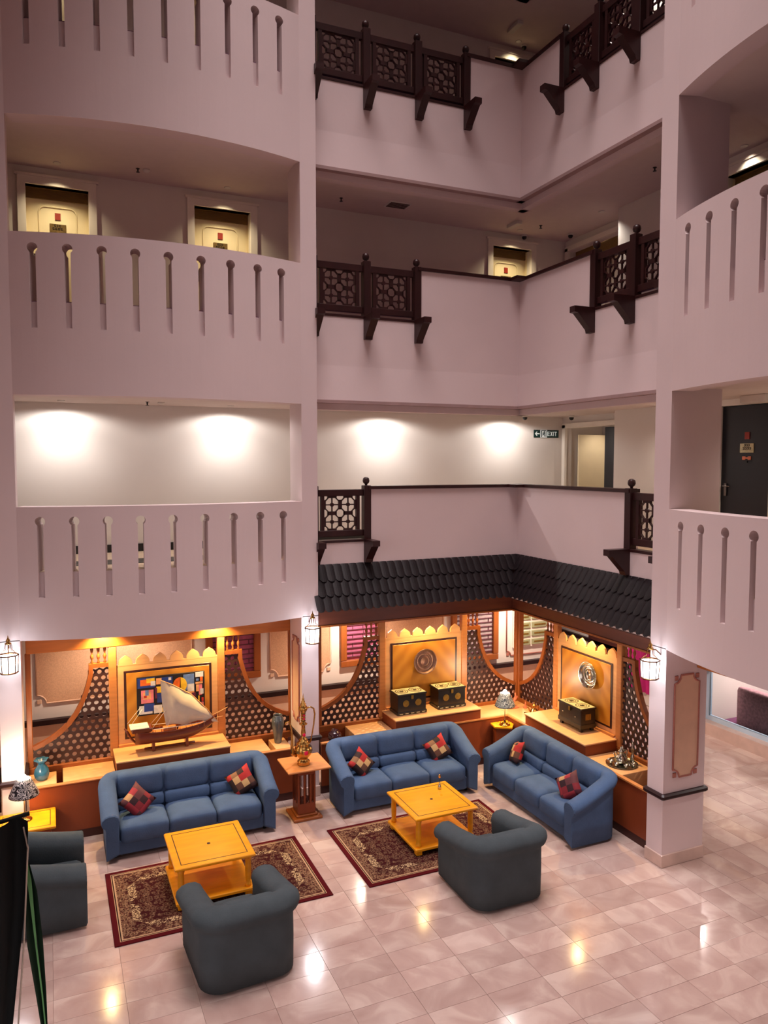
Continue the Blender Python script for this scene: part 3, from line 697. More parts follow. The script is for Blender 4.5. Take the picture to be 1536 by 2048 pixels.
# ================= carved balcony railings =================
def railing(name, label, P, z, us):
    t = thing(name, label, 'railing', P(us[-1], 0, z), 0, 'dark carved wooden balcony railings')
    zz = lambda v: v - 3.61 + z
    for u in us:
        po = MB(P).bbox(u - .058, -.018, zz(3.80), u + .058, .11, zz(4.66), .006).build('post', 'mahogany', t)
        MB(lambda a, b_, c: P(u + a, .055 + b_, c)).lathe([(.02, zz(4.66)), (.022, zz(4.68)), (.048, zz(4.70)), (.056, zz(4.73)), (.05, zz(4.765)), (.03, zz(4.785)), (.001, zz(4.79))], (0, 0, 0), 10).build('finial', 'mahogany', po)
        prof = [(.0, 3.47), (-.07, 3.47), (-.085, 3.52), (-.30, 3.735), (-.36, 3.745), (-.36, 3.83), (.0, 3.83)]
        MB(lambda a, b_, c: P(u + c, a, zz(b_))).plate([prof], lambda a, b_, c: (a, b_, c), -.06, .06).build('corbel', 'mahogany', t)
    for a, c in zip(us, us[1:]):
        a2, c2 = a - .058, c + .058        # us descend
        MB(P).bbox(c2, .03, zz(4.50), a2, .10, zz(4.60), .005).build('top_rail', 'mahogany', t)
        MB(P).bbox(c2, .03, zz(3.88), a2, .10, zz(3.975), .005).build('bottom_rail', 'mahogany', t)
        MB(P).bbox(c2, -.01, zz(3.79), a2, .13, zz(3.83), .004).build('sill', 'mahogany', t)
        g = .055; x0, x1 = c2 + g, a2 - g; s_ = .055
        for q in (x0, x1 - s_): MB(P).box(q, .035, zz(3.97), q + s_, .095, zz(4.505)).build('stile', 'mahogany', t)
        x0 += s_; x1 -= s_; z0, z1 = zz(3.975), zz(4.50); w, h = x1 - x0, z1 - z0
        fn = lambda u, b_, v: P(x0 + u * w, .065 + b_, z0 + v * h)
        mb = MB(fn); T = .016
        th = .045
        for k in (0, .5, 1):
            for m0, m1 in ((.11, .39), (.61, .89)):
                lo, hi = max(k - .055, 0), min(k + .055, 1)
                mb.box(m0, -T, lo, m1, T, hi); mb.box(lo, -T, m0, hi, T, m1)
        for k in (.25, .75):
            mb.box(0, -T * .9, k - .016, 1, T * .9, k + .016); mb.box(k - .016, -T * .8, 0, k + .016, T * .8, 1)
            for m0 in (.25, .75): mb.add([(k + .06 * cos(q * pi / 4), e, m0 + .06 * sin(q * pi / 4)) for e in (-T * 1.1, T * 1.1) for q in range(8)], [tuple(range(8)), tuple(range(8, 16))] + [(q, (q + 1) % 8, 8 + (q + 1) % 8, 8 + q) for q in range(8)])
        for cx in (0, .5, 1):
            for cz in (0, .5, 1):
                for q in range(8):
                    a3 = pi / 8 + q * pi / 4; b3 = a3 + pi / 4
                    qs = [(cx + r_ * cos(a4), cz + r_ * sin(a4)) for r_, a4 in ((.125, a3), (.155, a3), (.155, b3), (.125, b3))]
                    if all(-.001 <= px <= 1.001 and -.001 <= pz <= 1.001 for px, pz in qs):
                        mb.add([(px, e, pz) for e in (-T, T) for px, pz in qs], [(0, 1, 2, 3), (4, 5, 6, 7), (0, 1, 5, 4), (2, 3, 7, 6), (1, 2, 6, 5), (0, 3, 7, 4)])
        mb.build('fretwork', 'mahogany', t)
    return t
UB = [3.61, 2.75, 1.89, 1.03]; UR = [3.55, 2.70, 1.88, 1.08]
nmF = ['first', 'second', 'third']
for k in range(3):
    railing('carved_railing', 'dark carved railing of the %s gallery on the back wall, beside the central pillar' % nmF[k], PB, FL[k], UB[:k + 2])
    railing('carved_railing', 'dark carved railing of the %s gallery on the right hand wall of the corner' % nmF[k], PR, FL[k], UR[:k + 2])

# ================= lanterns on the pillars =================
def lantern(loc, label, back):
    t = thing('wall_lantern', label, 'lantern', loc, 0, 'white glass wall lanterns on the pillars', local=True)
    light('POINT', 'lantern_bulb', (loc[0], loc[1], loc[2] - .03), 14, (.93, .95, 1), None, t, shadow_soft_size=.05)
    light('SPOT', 'lantern_bulb', (loc[0], loc[1], loc[2] - .03), 110, (.97, .95, 1), (loc[0] - back[0] * 6, loc[1] - back[1] * 6, loc[2] - .75), t, spot_size=radians(165), spot_blend=.5, shadow_soft_size=.05)
    g = MB(); g.lathe([(.098, -.14), (.108, .02), (.11, .06)], (0, 0, 0), 8, False); g.build('glass_body', 'lamp_glass', t)
    f = MB()
    for k in range(8):
        a = 2 * pi * k / 8; f.tube([(.102 * cos(a), .102 * sin(a), -.15), (.113 * cos(a), .113 * sin(a), .07)], .006, 4)
        f.tube([(.113 * cos(a), .113 * sin(a), .07), (.05 * cos(a), .05 * sin(a), .13), (.035 * cos(a), .035 * sin(a), .21)], .003, 4)
    for r, z in ((.106, -.15), (.118, .07)):
        f.tube([(r * cos(2 * pi * k / 8), r * sin(2 * pi * k / 8), z) for k in range(9)], .009, 4)
    f.build('cage', 'brass_dark', t)
    MB().lathe([(.036, .21), (.04, .22), (.02, .235), (.026, .26), (.01, .28), (.004, .31), (.001, .32)], (0, 0, 0), 8).build('finial', 'brass', t)
    bx, by = back
    MB().tube([(0, 0, .2), (bx * .5, by * .5, .19), (bx, by, .12)], .007, 5).build('bracket', 'brass_dark', t)
    return t
lantern((3.455, 10.47, 2.54), 'lit lantern on the middle pillar above the pedestal', (0, .17))
lantern((-.53, 10.47, 2.54), 'lit lantern at the left picture edge', (0, .17))
lantern((6.64, 7.07, 2.54), 'lit lantern on the right pillar', (.17, 0))

# ================= downlights, cameras and other ceiling fittings =================
def downlight(x, y, z, label, e=30, ang=100, col=(1, .84, .66), blend=.8, tgt=None, wide=0):
    t = thing('downlight', label, 'downlight', (x, y, z), 0, 'recessed ceiling downlights', local=True)
    MB().lathe([(.035, -.001), (.052, -.001), (.055, -.006), (.05, -.012), (.036, -.012)], (0, 0, 0), 14).build('trim_ring', 'plastic_white', t)
    MB().lathe([(.033, -.002), (.033, -.006), (.001, -.008)], (0, 0, 0), 10).build('lens', 'downlight_lens', t)
    light('SPOT', 'downlight_lamp', (x, y, z - .03), e, col, tgt or (x, y, 0), t, spot_size=radians(ang), spot_blend=blend, shadow_soft_size=.03)
    if wide: light('SPOT', 'downlight_lamp', (x, y, z - .035), wide, col, (x, y, 0), t, spot_size=radians(168), spot_blend=.3, shadow_soft_size=.04)
    return t
Y1 = 12.02
downlight(.18, Y1, CE[0], 'left downlight in the first gallery behind the left opening', 46, 120, (1, .94, .90), 1.0, None, 50)
downlight(2.64, Y1, CE[0], 'right downlight in the first gallery behind the left opening', 46, 120, (1, .94, .90), 1.0, None, 50)
downlight(5.42, Y1, CE[0], 'first gallery downlight washing the wall right of the central pillar', 46, 120, (1, .94, .90), 1.0, None, 50)
downlight(7.95, Y1, CE[0], 'first gallery downlight beside the green exit sign', 30, 120, (1, .94, .90), 1.0, None, 46)
downlight(8.75, 8.8, CE[0], 'first gallery downlight on the right corridor', 90, 140, (1, .84, .72), 1.0)
downlight(8.75, 6.6, CE[0], 'first gallery downlight beside the black door', 90, 140, (1, .84, .72), 1.0)
downlight(9.9, 11.7, CE[0], 'first gallery downlight in the lift lobby', 26, 130, (1, .84, .72))
downlight(.21, 12.2, CE[1], 'second gallery downlight over the leftmost cream door', 90, 115, (1, .82, .52), 1.0)
downlight(2.67, 12.2, CE[1], 'second gallery downlight over the cream door by the pillar', 90, 115, (1, .82, .52), 1.0)
downlight(8.1, 12.2, CE[1], 'second gallery downlight over the cream door in the corner', 90, 115, (1, .82, .52), 1.0)
downlight(8.8, 10.75, CE[1], 'second gallery downlight beside the corner of the right wall', 60, 120, (1, .9, .8))
downlight(8.78, 7.8, CE[1], 'second gallery downlight over the door at the right edge', 26, 110)
downlight(9.7, 11.5, CE[1], 'second gallery downlight inside the lift lobby', 20, 130)
downlight(8.08, 12.28, CE[2], 'third gallery downlight near the top of the picture', 26, 120, (1, .8, .5))
downlight(.21, 12.3, CE[2], 'third gallery downlight over the leftmost door', 30, 120)
downlight(2.67, 12.3, CE[2], 'third gallery downlight over the second door', 30, 120)
downlight(8.75, 9.6, CE[2], 'third gallery downlight behind the right carved railing', 60, 130, (1, .9, .8))
# spots under the eaves, over the arched panels
WARM = (1.0, .66, .27)
for x, y, l in ((.62, 11.10, 'left spotlight over the model boat'), (2.18, 11.10, 'right spotlight over the model boat'), (5.60, 11.10, 'spotlight under the eave over the round copper plate')):
    downlight(x, y, 2.735, l, 170, 130, WARM, .8, (x, y + .02, 0))
downlight(7.40, 9.3, 2.735, 'spotlight under the eave over the shiny round tray', 170, 130, WARM, .8, (7.42, 9.3, 0))
downlight(6.75, 11.10, 2.735, 'spotlight under the eave near the corner post', 45, 125, WARM, .8, (6.78, 11.1, 0))
for i, (x, y, e) in enumerate(((1.0, 12.4, 55), (5.0, 12.3, 78), (8.3, 12.2, 78), (9.6, 9.0, 110), (9.6, 6.2, 110), (10.4, 12.6, 50), (12.6, 9.4, 60), (9.6, 3.0, 80))):
    downlight(x, y, 2.76, ['ground floor downlight behind the left screen', 'ground floor downlight behind the middle screen', 'ground floor downlight behind the right screen', 'ground floor downlight over the open floor right of the pillar',
              'second ground floor downlight over the open floor', 'ground floor downlight by the magenta curtain', 'unseen downlight added to brighten the shop with the mauve seat', 'ground floor downlight nearest the viewer on the right'][i], e * (1.5 if i > 2 and i != 5 and i != 6 else 3.2 if i != 6 else 7), 150, (1, .86, .8) if i > 2 else (1, .8, .64))  # the shop downlight is an added fill for the room behind the glass
def dome(x, y, z, label):
    t = thing('dome_camera', label, 'camera', (x, y, z), 0, 'small ceiling dome cameras', local=True)
    MB().lathe([(.052, 0), (.055, -.015), (.05, -.035)], (0, 0, 0), 14).build('housing', 'plastic_white', t)
    MB().lathe([(.046, -.035), (.043, -.06), (.028, -.082), (.001, -.09)], (0, 0, 0), 14).build('dome', 'black', t)
dome(8.30, 12.25, CE[0], 'dome camera on the first gallery ceiling left of the exit sign')
dome(9.15, 11.95, CE[0], 'dome camera on the first gallery ceiling above the lift lobby opening')
dome(8.35, 12.42, CE[1], 'dome camera beside the cream corner door on the second gallery')
dome(9.10, 12.0, CE[1], 'dome camera above the lift lobby on the second gallery')
dome(8.25, 12.35, CE[2], 'dome camera at the top of the picture on the third gallery')
def sprinkler(x, y, z, label):
    t = thing('sprinkler', label, 'sprinkler', (x, y, z), 0, 'ceiling sprinkler heads', local=True)
    MB().lathe([(.03, 0), (.03, -.005), (.012, -.008), (.012, -.03), (.006, -.05)], (0, 0, 0), 8).build('stem', 'black', t)
    MB().lathe([(.028, -.05), (.028, -.054), (.001, -.056)], (0, 0, 0), 8).build('deflector', 'black', t)
for a in ((1.30, 11.96, CE[1], 'sprinkler between the two left doors of the second gallery'), (4.47, 11.93, CE[1], 'sprinkler just right of the central pillar on the second gallery'), (8.30, 11.82, CE[1], 'sprinkler near the corner door of the second gallery'),
          (8.22, 8.88, CE[1], 'sprinkler on the right corridor ceiling of the second gallery'), (1.35, 11.8, CE[0], 'sprinkler in the middle of the first gallery opening on the left'), (8.6, 11.5, CE[2], 'sprinkler near the lit lamp on the third gallery')): sprinkler(*a)
def box_(nm, x0, y0, z0, x1, y1, z1, m, label, cat): return tag(MB().bbox(x0, y0, z0, x1, y1, z1, .008).build(nm, m, org=((x0 + x1) / 2, (y0 + y1) / 2, z1)), label, cat)
box_('emergency_light', 7.72, 11.72, CE[1] - .06, 7.84, 12.06, CE[1], 'plastic_white', 'white box shaped emergency light on the second gallery ceiling', 'emergency light')
box_('emergency_light', 7.68, 11.70, CE[2] - .06, 7.80, 12.04, CE[2], 'plastic_white', 'box shaped emergency light on the third gallery ceiling', 'emergency light')
box_('emergency_light', 8.55, 7.15, CE[0] - .10, 8.68, 7.55, CE[0], 'plastic_white', 'white emergency light on the ceiling above the black door', 'emergency light')
t = thing('air_vent', 'square grille vent in the second gallery ceiling', 'vent', (5.45, 11.86, CE[1]))
MB().box(5.25, 11.72, CE[1] - .012, 5.65, 12.0, CE[1]).build('vent_frame', 'plastic_white', t)
for q in range(5): MB().box(5.28 , 11.745 + q * .05, CE[1] - .02, 5.62, 11.765 + q * .05, CE[1] - .012).build('slat', 'inlay_dark', t)
t = thing('smoke_detector', 'round smoke detector beside a sprinkler on the second gallery ceiling at left', 'smoke detector', (1.42, 11.96, CE[1]), local=True)
MB().lathe([(.05, 0), (.05, -.02), (.03, -.035), (.001, -.037)], (0, 0, 0), 12).build('housing', 'plastic_white', t)
t = thing('smoke_detector', 'round smoke detector on the first gallery ceiling at left', 'smoke detector', (1.55, 11.8, CE[0]), local=True)
MB().lathe([(.05, 0), (.05, -.02), (.03, -.035), (.001, -.037)], (0, 0, 0), 12).build('housing', 'plastic_white', t)
# exit sign: arrow, running figure, EXIT
t = thing('exit_sign', 'green and white EXIT sign with left arrow on the gallery wall', 'sign', (8.97, 12.49, 5.58))
EX, EZ = 8.67, 5.505
def EW(u, w, v): return (EX + u, 12.5 + w, EZ + v)
MB(EW).bbox(0, -.015, 0, .585, 0, .15, .003).build('sign_board', 'sign_green', t)
MB(EW).box(.148, -.019, .0, .156, -.014, .15).box(.296, -.019, 0, .304, -.014, .15).box(.156, -.017, 0, .296, -.0145, .15).build('divider', 'sign_white', t)
a = MB(EW); a.plate([[(.02, .075), (.065, .12), (.078, .107), (.058, .087), (.13, .087), (.13, .063), (.058, .063), (.078, .043), (.065, .03)]], lambda u, v, w: (u, w, v), -.019, -.014); a.build('arrow', 'sign_white', t)
f = MB(EW); f.plate([[(.17, .01), (.185, .01), (.185, .13), (.275, .13), (.275, .01), (.285, .01), (.285, .142), (.17, .142)]], lambda u, v, w: (u, w, v), -.021, -.0175)
for pts in ([(.235, .115), (.235, .075)], [(.235, .10), (.255, .085)], [(.235, .10), (.212, .088), (.208, .07)], [(.235, .075), (.25, .05), (.24, .022)], [(.235, .075), (.218, .055), (.195, .05)]): f.tube([(p[0], -.02, p[1]) for p in pts], .007, 6)
f.lathe([(.001, -.012), (.012, 0), (.001, .012)], (.236, -.02, .125), 8); f.build('running_figure', 'sign_green', t)
L = MB(EW); x = .318; w_, h_, st = .05, .085, .014; y0 = .033
def bar(a_, b_, c_, d_): L.box(x + a_, -.019, y0 + b_, x + c_, -.014, y0 + d_)
bar(0, 0, st, h_); [bar(0, q, w_, q + st) for q in (0, h_ / 2 - st / 2, h_ - st)]; x += .065
L.plate([[(x, y0), (x + .016, y0), (x + .055, y0 + h_), (x + .039, y0 + h_)]], lambda u, v, w: (u, w, v), -.019, -.014)
L.plate([[(x + .039, y0), (x + .055, y0), (x + .016, y0 + h_), (x, y0 + h_)]], lambda u, v, w: (u, w, v), -.0192, -.0142); x += .068
bar(0, 0, st, h_); x += .028
bar(0, h_ - st, .06, h_); bar(.023, 0, .023 + st, h_)
L.build('lettering', 'sign_white', t)

struct('trim_11', MB().bbox(7.30, 3.23, 2.47, 7.42, 6.97, 2.76, .006), 'header_wood')
# ================= marble floor =================
flo = struct('floor', MB().box(-4.8, -3.4, -.12, 14, 17, -.008), 'marble')
me_a = None
def tmesh(w, d):
    mb = MB(); g = .0012; mb.bbox(g, g, -.02, w - g, d - g, 0, .0012); o = mb.build('tile', 'marble'); me = o.data; bpy.data.objects.remove(o); return me
meA = tmesh(.625, .31); meB = tmesh(.31, .625); n_t = 0
camv = Vector((0, 0, 5)); fw = Vector((sin(.41334) * cos(.06376), cos(.41334) * cos(.06376), -sin(.06376))); rt = Vector((cos(.41334), -sin(.41334), 0)); dn = fw.cross(rt)
def seen(x, y):
    p = Vector((x, y, 0)) - camv; z = p.dot(fw)
    return z > 0 and abs(p.dot(rt) / z) < .56 and abs(p.dot(dn) / z) < .72
cells = []
for i in range(0, 18):
    for j in range(-34, 12):
        x0 = 6.78 - .625 * (i + 1) + 0; y0 = 7.15 + .31 * j
        cells.append((x0, y0, .625, .31, meA))
for i in range(0, 23):
    for j in range(-17, 16): cells.append((6.78 + .31 * i, 7.0 + .625 * j, .31, .625, meB))
rest = MB(); cand = []
for x0, y0, w, d, me in cells:
    cx, cy = x0 + w / 2, y0 + d / 2
    hid = (cy > 10.9 and cx < 7) or (.6 < cx < 2.8 and 8.2 < cy < 9.4) or (3.5 < cx < 5.6 and 8.2 < cy < 9.4) or (.7 < cx < 2.5 and 10 < cy < 10.6) or (3.9 < cx < 5.6 and 10 < cy < 10.6) or (6.1 < cx < 6.8 and 8 < cy < 9.8) or (cx > 11.1) or (7 < cx and cy > 10.2)
    if seen(cx, cy) and not hid: cand.append((hypot(cx, cy), x0, y0, me, w, d))
    elif cx < 11.2: rest.box(x0 + .0015, y0 + .0015, -.02, x0 + w - .0015, y0 + d - .0015, 0)
cand.sort(key=lambda c: c[0])
for k, (_, x0, y0, me, w, d) in enumerate(cand):
    if k < 298:
        o = bpy.data.objects.new('tile', me); C.objects.link(o); o.parent = flo; o.location = (x0, y0, 0)
    else: rest.box(x0 + .0015, y0 + .0015, -.02, x0 + w - .0015, y0 + d - .0015, 0)
rest.build('tile_field', 'marble', flo, kind='stuff')

# ================= rugs =================
for x, y, l in ((1.69, 8.81, 'dark red oriental rug with a floral border under the left coffee table'), (4.53, 8.78, 'dark red oriental rug with a floral border under the right coffee table')):
    t = tag(MB().bbox(x - 1.2, y - .765, .001, x + 1.2, y + .765, .013, .004).build('oriental_rug', 'rug', org=(x, y, 0)), l, 'rug', 'patterned rugs')

# ================= sofas and armchairs =================
def shell(mb, Wd, D, hb, ha, k_=1.0, nb=14):
    """rolled arm-and-back shell swept along a U shaped path; front is -y"""
    x = Wd / 2 - .125; yb = D / 2 - .125; yf = -D / 2; rc = .13; path = []
    n = 6
    for k in range(n): path.append((-x, yf + (yb - rc - yf) * k / n, Vector((-1, 0))))
    for k in range(7): a = pi - pi / 2 * k / 6; path.append((-x + rc + rc * cos(a), yb - rc + rc * sin(a), Vector((cos(a), sin(a)))))
    for k in range(1, nb): path.append((-x + rc + (2 * x - 2 * rc) * k / nb, yb, Vector((0, 1))))
    for k in range(7): a = pi / 2 - pi / 2 * k / 6; path.append((x - rc + rc * cos(a), yb - rc + rc * sin(a), Vector((cos(a), sin(a)))))
    for k in range(n - 1, -1, -1): path.append((x, yf + (yb - rc - yf) * k / n, Vector((1, 0))))
    pr = [(-.085, .10), (-.09, -.16), (-.10, -.09), (-.085, -.035), (-.04, -.005), (.02, 0), (.075, -.015), (.115, -.05), (.125, -.095), (.11, -.14), (.078, -.165), (.07, -.20), (.072, -.9), (.068, .05)]
    pr = [(o * k_, dz * (k_ if -.5 < dz < 0 else 1)) for o, dz in pr]; x -= .125 * (k_ - 1)
    vs = []; fs = []; m = len(pr)
    for (px, py, nn) in path:
        s = (py - yf) / (yb - rc * .3 - yf); s = max(0, min(1, s)); h = ha + (hb - ha) * (s ** 1.25)
        for j, (o, dz) in enumerate(pr):
            z = .10 if j == 0 else .035 if j == m - 1 else (h + dz if dz > -.5 else .30)
            vs.append((px + nn.x * o, py + nn.y * o, z))
    for i in range(len(path) - 1):
        for j in range(m): j2 = (j + 1) % m; fs.append((i * m + j, i * m + j2, (i + 1) * m + j2, (i + 1) * m + j))
    mb.add(vs, fs, True)
    # flat facing on each arm front, gently proud
    for base in (0, (len(path) - 1) * m):
        c = [Vector(vs[base + j]) for j in range(m)]; ctr = sum(c, Vector()) / m
        f1 = [tuple(v + Vector((0, -.0, 0))) for v in c]; f2 = [tuple(ctr + (v - ctr) * .93 + Vector((0, -.014, 0))) for v in c]
        mb.add(f1 + f2, [(j, (j + 1) % m, m + (j + 1) % m, m + j) for j in range(m)] + [tuple(range(m, 2 * m))], False)
def make_sofa(label, Wd, D, hb, ha, n, fab, kind='sofa', loc=(0, 0, 0), rz=0, group=None):
    t = thing('three_seat_sofa' if n == 3 else 'armchair', label, kind, loc, rz, group, local=True)
    mb = MB(); shell(mb, Wd, D, hb, ha, 1.0 if n == 3 else 1.22); mb.build('body', fab, t)
    xi = Wd / 2 - .225
    MB().bbox(-xi - .03, -D / 2 + .05, .06, xi + .03, D / 2 - .15, .26, .02).build('seat_base', fab, t)
    w = 2 * xi / n
    for k in range(n):
        cx = -xi + w * (k + .5)
        MB().rbox((cx, -.09, .315), (w * 1.0, D - .20, .24), .07, 8, .035).build('seat_cushion', fab, t)
        def lean(x, y, z): return (x, y + z * .10 + .0, z)
        MB().rbox((cx, D / 2 - .245, .505), (w * 1.0, .17, .17), .06, 6, 0, fn=lean).build('lumbar_cushion', fab, t)
        MB().rbox((cx, D / 2 - .17, hb - .165), (w * 1.0, .20, .33), .085, 8, 0, fn=lean).build('back_cushion', fab, t)
    for sx_ in (-1, 1):
        for sy in (-1, 1): MB().lathe([(.022, 0), (.028, .065)], (sx_ * (Wd / 2 - .17), sy * (D / 2 - .16), 0), 8).build('foot', 'black', t)
    return t
SG = 'blue fabric three seat sofas'; AG = 'grey blue armchairs'
s1 = make_sofa('blue three seat sofa in front of the model sailing boat', 2.28, .82, .90, .62, 3, 'sofa_fabric', 'sofa', (1.61, 10.22, 0), 0, SG)
dup(s1, (4.75, 10.18, 0), 0, 'blue three seat sofa in front of the two black chests')
dup(s1, (6.46, 8.84, 0), -pi / 2, 'blue three seat sofa on the right, turned side-on beside the white pillar')
a1 = make_sofa('grey blue armchair seen from behind at the left coffee table', 1.02, .96, .83, .68, 1, 'armchair_fabric', 'armchair', (1.63, 7.31, 0), pi + .05, AG)
dup(a1, (4.66, 7.43, 0), pi + .0, 'grey blue armchair seen from behind at the right coffee table')
dup(a1, (-.24, 8.98, 0), pi / 2, 'dark grey armchair at the left edge facing right')
# cushions
def pillow(loc, rot, m, label):
    mb = MB(); n = 8; vs = []; fs = []; h = .178
    for sg in (1, -1):
        b_ = len(vs)
        for i in range(n + 1):
            for j in range(n + 1):
                u, v = 2 * i / n - 1, 2 * j / n - 1; th = .075 * ((1 - u ** 4) * (1 - v ** 4)) ** .6
                pin = 1 - .10 * (1 - abs(u) ** 2) * abs(v) ** 3; pin2 = 1 - .10 * (1 - abs(v) ** 2) * abs(u) ** 3
                vs.append((h * u * pin2, h * v * pin, sg * th))
        for i in range(n):
            for j in range(n): a = b_ + i * (n + 1) + j; fs.append((a, a + 1, a + n + 2, a + n + 1))
    mb.add(vs, fs, True); o = mb.build('cushion', m); o.location = loc; o.rotation_euler = rot
    tag(o, label, 'cushion', 'patchwork scatter cushions')
    bm = bmesh.new(); bm.from_mesh(o.data); bmesh.ops.remove_doubles(bm, verts=bm.verts, dist=.0005); bmesh.ops.recalc_face_normals(bm, faces=bm.faces); bm.to_mesh(o.data); bm.free()
    return o
def pl(x, y, z, tilt, yaw, spin, m, label):
    mt = Matrix.Rotation(yaw, 3, 'Z') @ Matrix.Rotation(tilt, 3, 'X') @ Matrix.Rotation(spin, 3, 'Z')
    return pillow((x, y, z), mt.to_euler(), m, label)
pl(.94, 10.16, .60, radians(62), radians(12), radians(40), 'patch_red', 'red and black patchwork cushion at the left end of the boat side sofa')
pl(2.33, 10.22, .60, radians(66), radians(-20), radians(32), 'patch_tan', 'tan and red patchwork cushion at the right end of the boat side sofa')
pl(4.08, 10.14, .60, radians(64), radians(14), radians(36), 'patch_tan', 'dark patchwork cushion at the left end of the middle sofa')
pl(5.38, 10.20, .60, radians(66), radians(-14), radians(28), 'patch_tan', 'brown and red patchwork cushion at the right end of the middle sofa')
pl(6.42, 9.58, .60, radians(66), radians(-90 - 24), radians(20), 'patch_tan', 'cream and red patchwork cushion at the far end of the right sofa')
pl(6.38, 8.26, .60, radians(64), radians(-90 + 18), radians(36), 'patch_red', 'crimson patchwork cushion at the near end of the right sofa')

# ================= coffee tables =================
def coffee(loc, label):
    t = thing('coffee_table', label, 'coffee table', loc, 0, 'square golden wood coffee tables', local=True)
    a = .455
    MB().bbox(-a, -a, .465, a, a, .50, .008).build('table_top', 'table_wood', t)
    q = a - .075; mb = MB()
    for x0, y0, x1, y1 in ((-q, -q, q, -q + .01), (-q, q - .01, q, q), (-q, -q, -q + .01, q), (q - .01, -q, q, q)): mb.box(x0, y0, .499, x1, y1, .5015)
    mb.build('inlay_line', 'inlay_dark', t)
    MB().lathe([(.02, .50), (.018, .506), (.001, .507)], (0, 0, 0), 12).build('centre_stud', 'inlay_dark', t)
    ap = a - .09; mb = MB()
    for x0, y0, x1, y1 in ((-ap, -ap, ap, -ap + .02), (-ap, ap - .02, ap, ap), (-ap, -ap, -ap + .02, ap), (ap - .02, -ap, ap, ap)): mb.box(x0, y0, .42, x1, y1, .466)
    mb.build('apron', 'table_wood', t)
    for sx_ in (-1, 1):
        for sy in (-1, 1):
            MB().lathe([(.036, .10), (.038, .13), (.028, .15), (.033, .19), (.037, .30), (.033, .40), (.04, .42), (.042, .466)], (sx_ * (a - .075), sy * (a - .075), 0), 10).build('leg', 'table_wood', t)
            MB().bbox(sx_ * (a - .075) - .04, sy * (a - .075) - .04, .0, sx_ * (a - .075) + .04, sy * (a - .075) + .04, .06, .006).build('foot', 'table_wood', t)
    MB().bbox(-a + .01, -a + .01, .06, a - .01, a - .01, .10, .008).build('lower_shelf', 'table_wood', t)
    return t
ct = coffee((1.61, 8.84, .013), 'square golden wood coffee table on the left rug')
dup(ct, (4.57, 8.84, .013), 0, 'square golden wood coffee table on the right rug, with a bud vase')
t = thing('bud_vase', 'tiny glass bud vase with a yellow flower on the right coffee table', 'vase', (4.82, 9.08, .513), local=True)
MB().lathe([(.022, 0), (.026, .02), (.018, .05), (.01, .07), (.013, .085)], (0, 0, 0), 10).build('glass', 'silver', t)
MB().tube([(0, 0, .07), (.005, 0, .13), (0, .004, .17)], .003, 5).build('stem', 'flag_green', t)
MB().lathe([(.001, .15), (.016, .165), (.02, .185), (.008, .205), (.001, .208)], (0, 0, 0), 8, fl=.25, n=4).build('bloom', 'brass', t)
# pedestal table with slotted column
PX, PY = 3.20, 10.13
t = thing('pedestal_table', 'wooden pedestal table with a slotted column between the two sofas', 'table', (PX, PY, 0), local=True)
MB().bbox(-.31, -.29, .735, .31, .29, .76, .006).build('table_top', 'maple', t)
MB().bbox(-.21, -.21, 0, .21, .21, .04, .008).build('base', 'frame_wood', t)
MB().bbox(-.155, -.155, .04, .155, .155, .07, .008).build('base_step', 'frame_wood', t)
MB().bbox(-.13, -.13, .07, .13, .13, .22, .006).build('lower_block', 'counter_wood', t)
MB().bbox(-.13, -.13, .63, .13, .13, .735, .006).build('upper_block', 'counter_wood', t)
for k in range(4):
    for x, y in ((-.13 + .087 * k - .0, -.115), (-.13 + .087 * k, .115)): MB().box(x - .0 + (0 if k < 4 else 0), y - .015, .22, x + .026 if k < 3 else .13, y + .015, .63).build('slat', 'counter_wood', t) if k < 3 else MB().box(.104, y - .015, .22, .13, y + .015, .63).build('slat', 'counter_wood', t)
    if k in (1, 2):
        for x in (-.115, .115): MB().box(x - .015, -.13 + .087 * k, .22, x + .015, -.104 + .087 * k, .63).build('slat', 'counter_wood', t)
# brass ewer
t = thing('brass_ewer', 'tall ornate brass coffee ewer with red stones standing on the pedestal table', 'ewer', (3.18, 10.08, .76), local=True)
MB().lathe([(.001, 0), (.085, .0), (.095, .012), (.075, .03), (.092, .045), (.08, .06), (.05, .075), (.07, .10), (.112, .15), (.128, .20), (.122, .245), (.088, .285), (.10, .30), (.092, .315), (.056, .345), (.062, .36), (.035, .385), (.030, .42), (.034, .45), (.028, .50), (.026, .56), (.056, .575), (.058, .585), (.03, .60), (.028, .66), (.034, .74), (.046, .76), (.062, .79), (.066, .81), (.05, .835), (.038, .85), (.042, .865), (.024, .885), (.028, .90), (.014, .92), (.018, .935), (.008, .955), (.006, .98), (.001, 1.02)], (0, 0, 0), 20).build('body', 'brass', t)
MB().tube([(.05, 0, .80), (.11, 0, .81), (.155, 0, .78), (.17, 0, .70), (.155, 0, .56), (.13, 0, .42), (.10, 0, .30)], [.010, .011, .012, .012, .011, .010, .009], 8).build('handle', 'brass', t)
MB().tube([(-.10, 0, .14), (-.16, 0, .17), (-.17, 0, .30), (-.165, 0, .45), (-.18, 0, .58), (-.215, 0, .64), (-.25, 0, .63), (-.265, 0, .60)], [.028, .026, .020, .015, .012, .010, .009, .011], 8).build('spout', 'brass', t)
for z, r, q in ((.20, .125, .026), (.43, .034, .02), (.66, .032, .014), (.71, .034, .014)):
    MB().rbox((0, -r, z), (q * 2, .02, q * 2), .007, 4).build('red_stone', 'gem_red', t, label='glossy red stone')
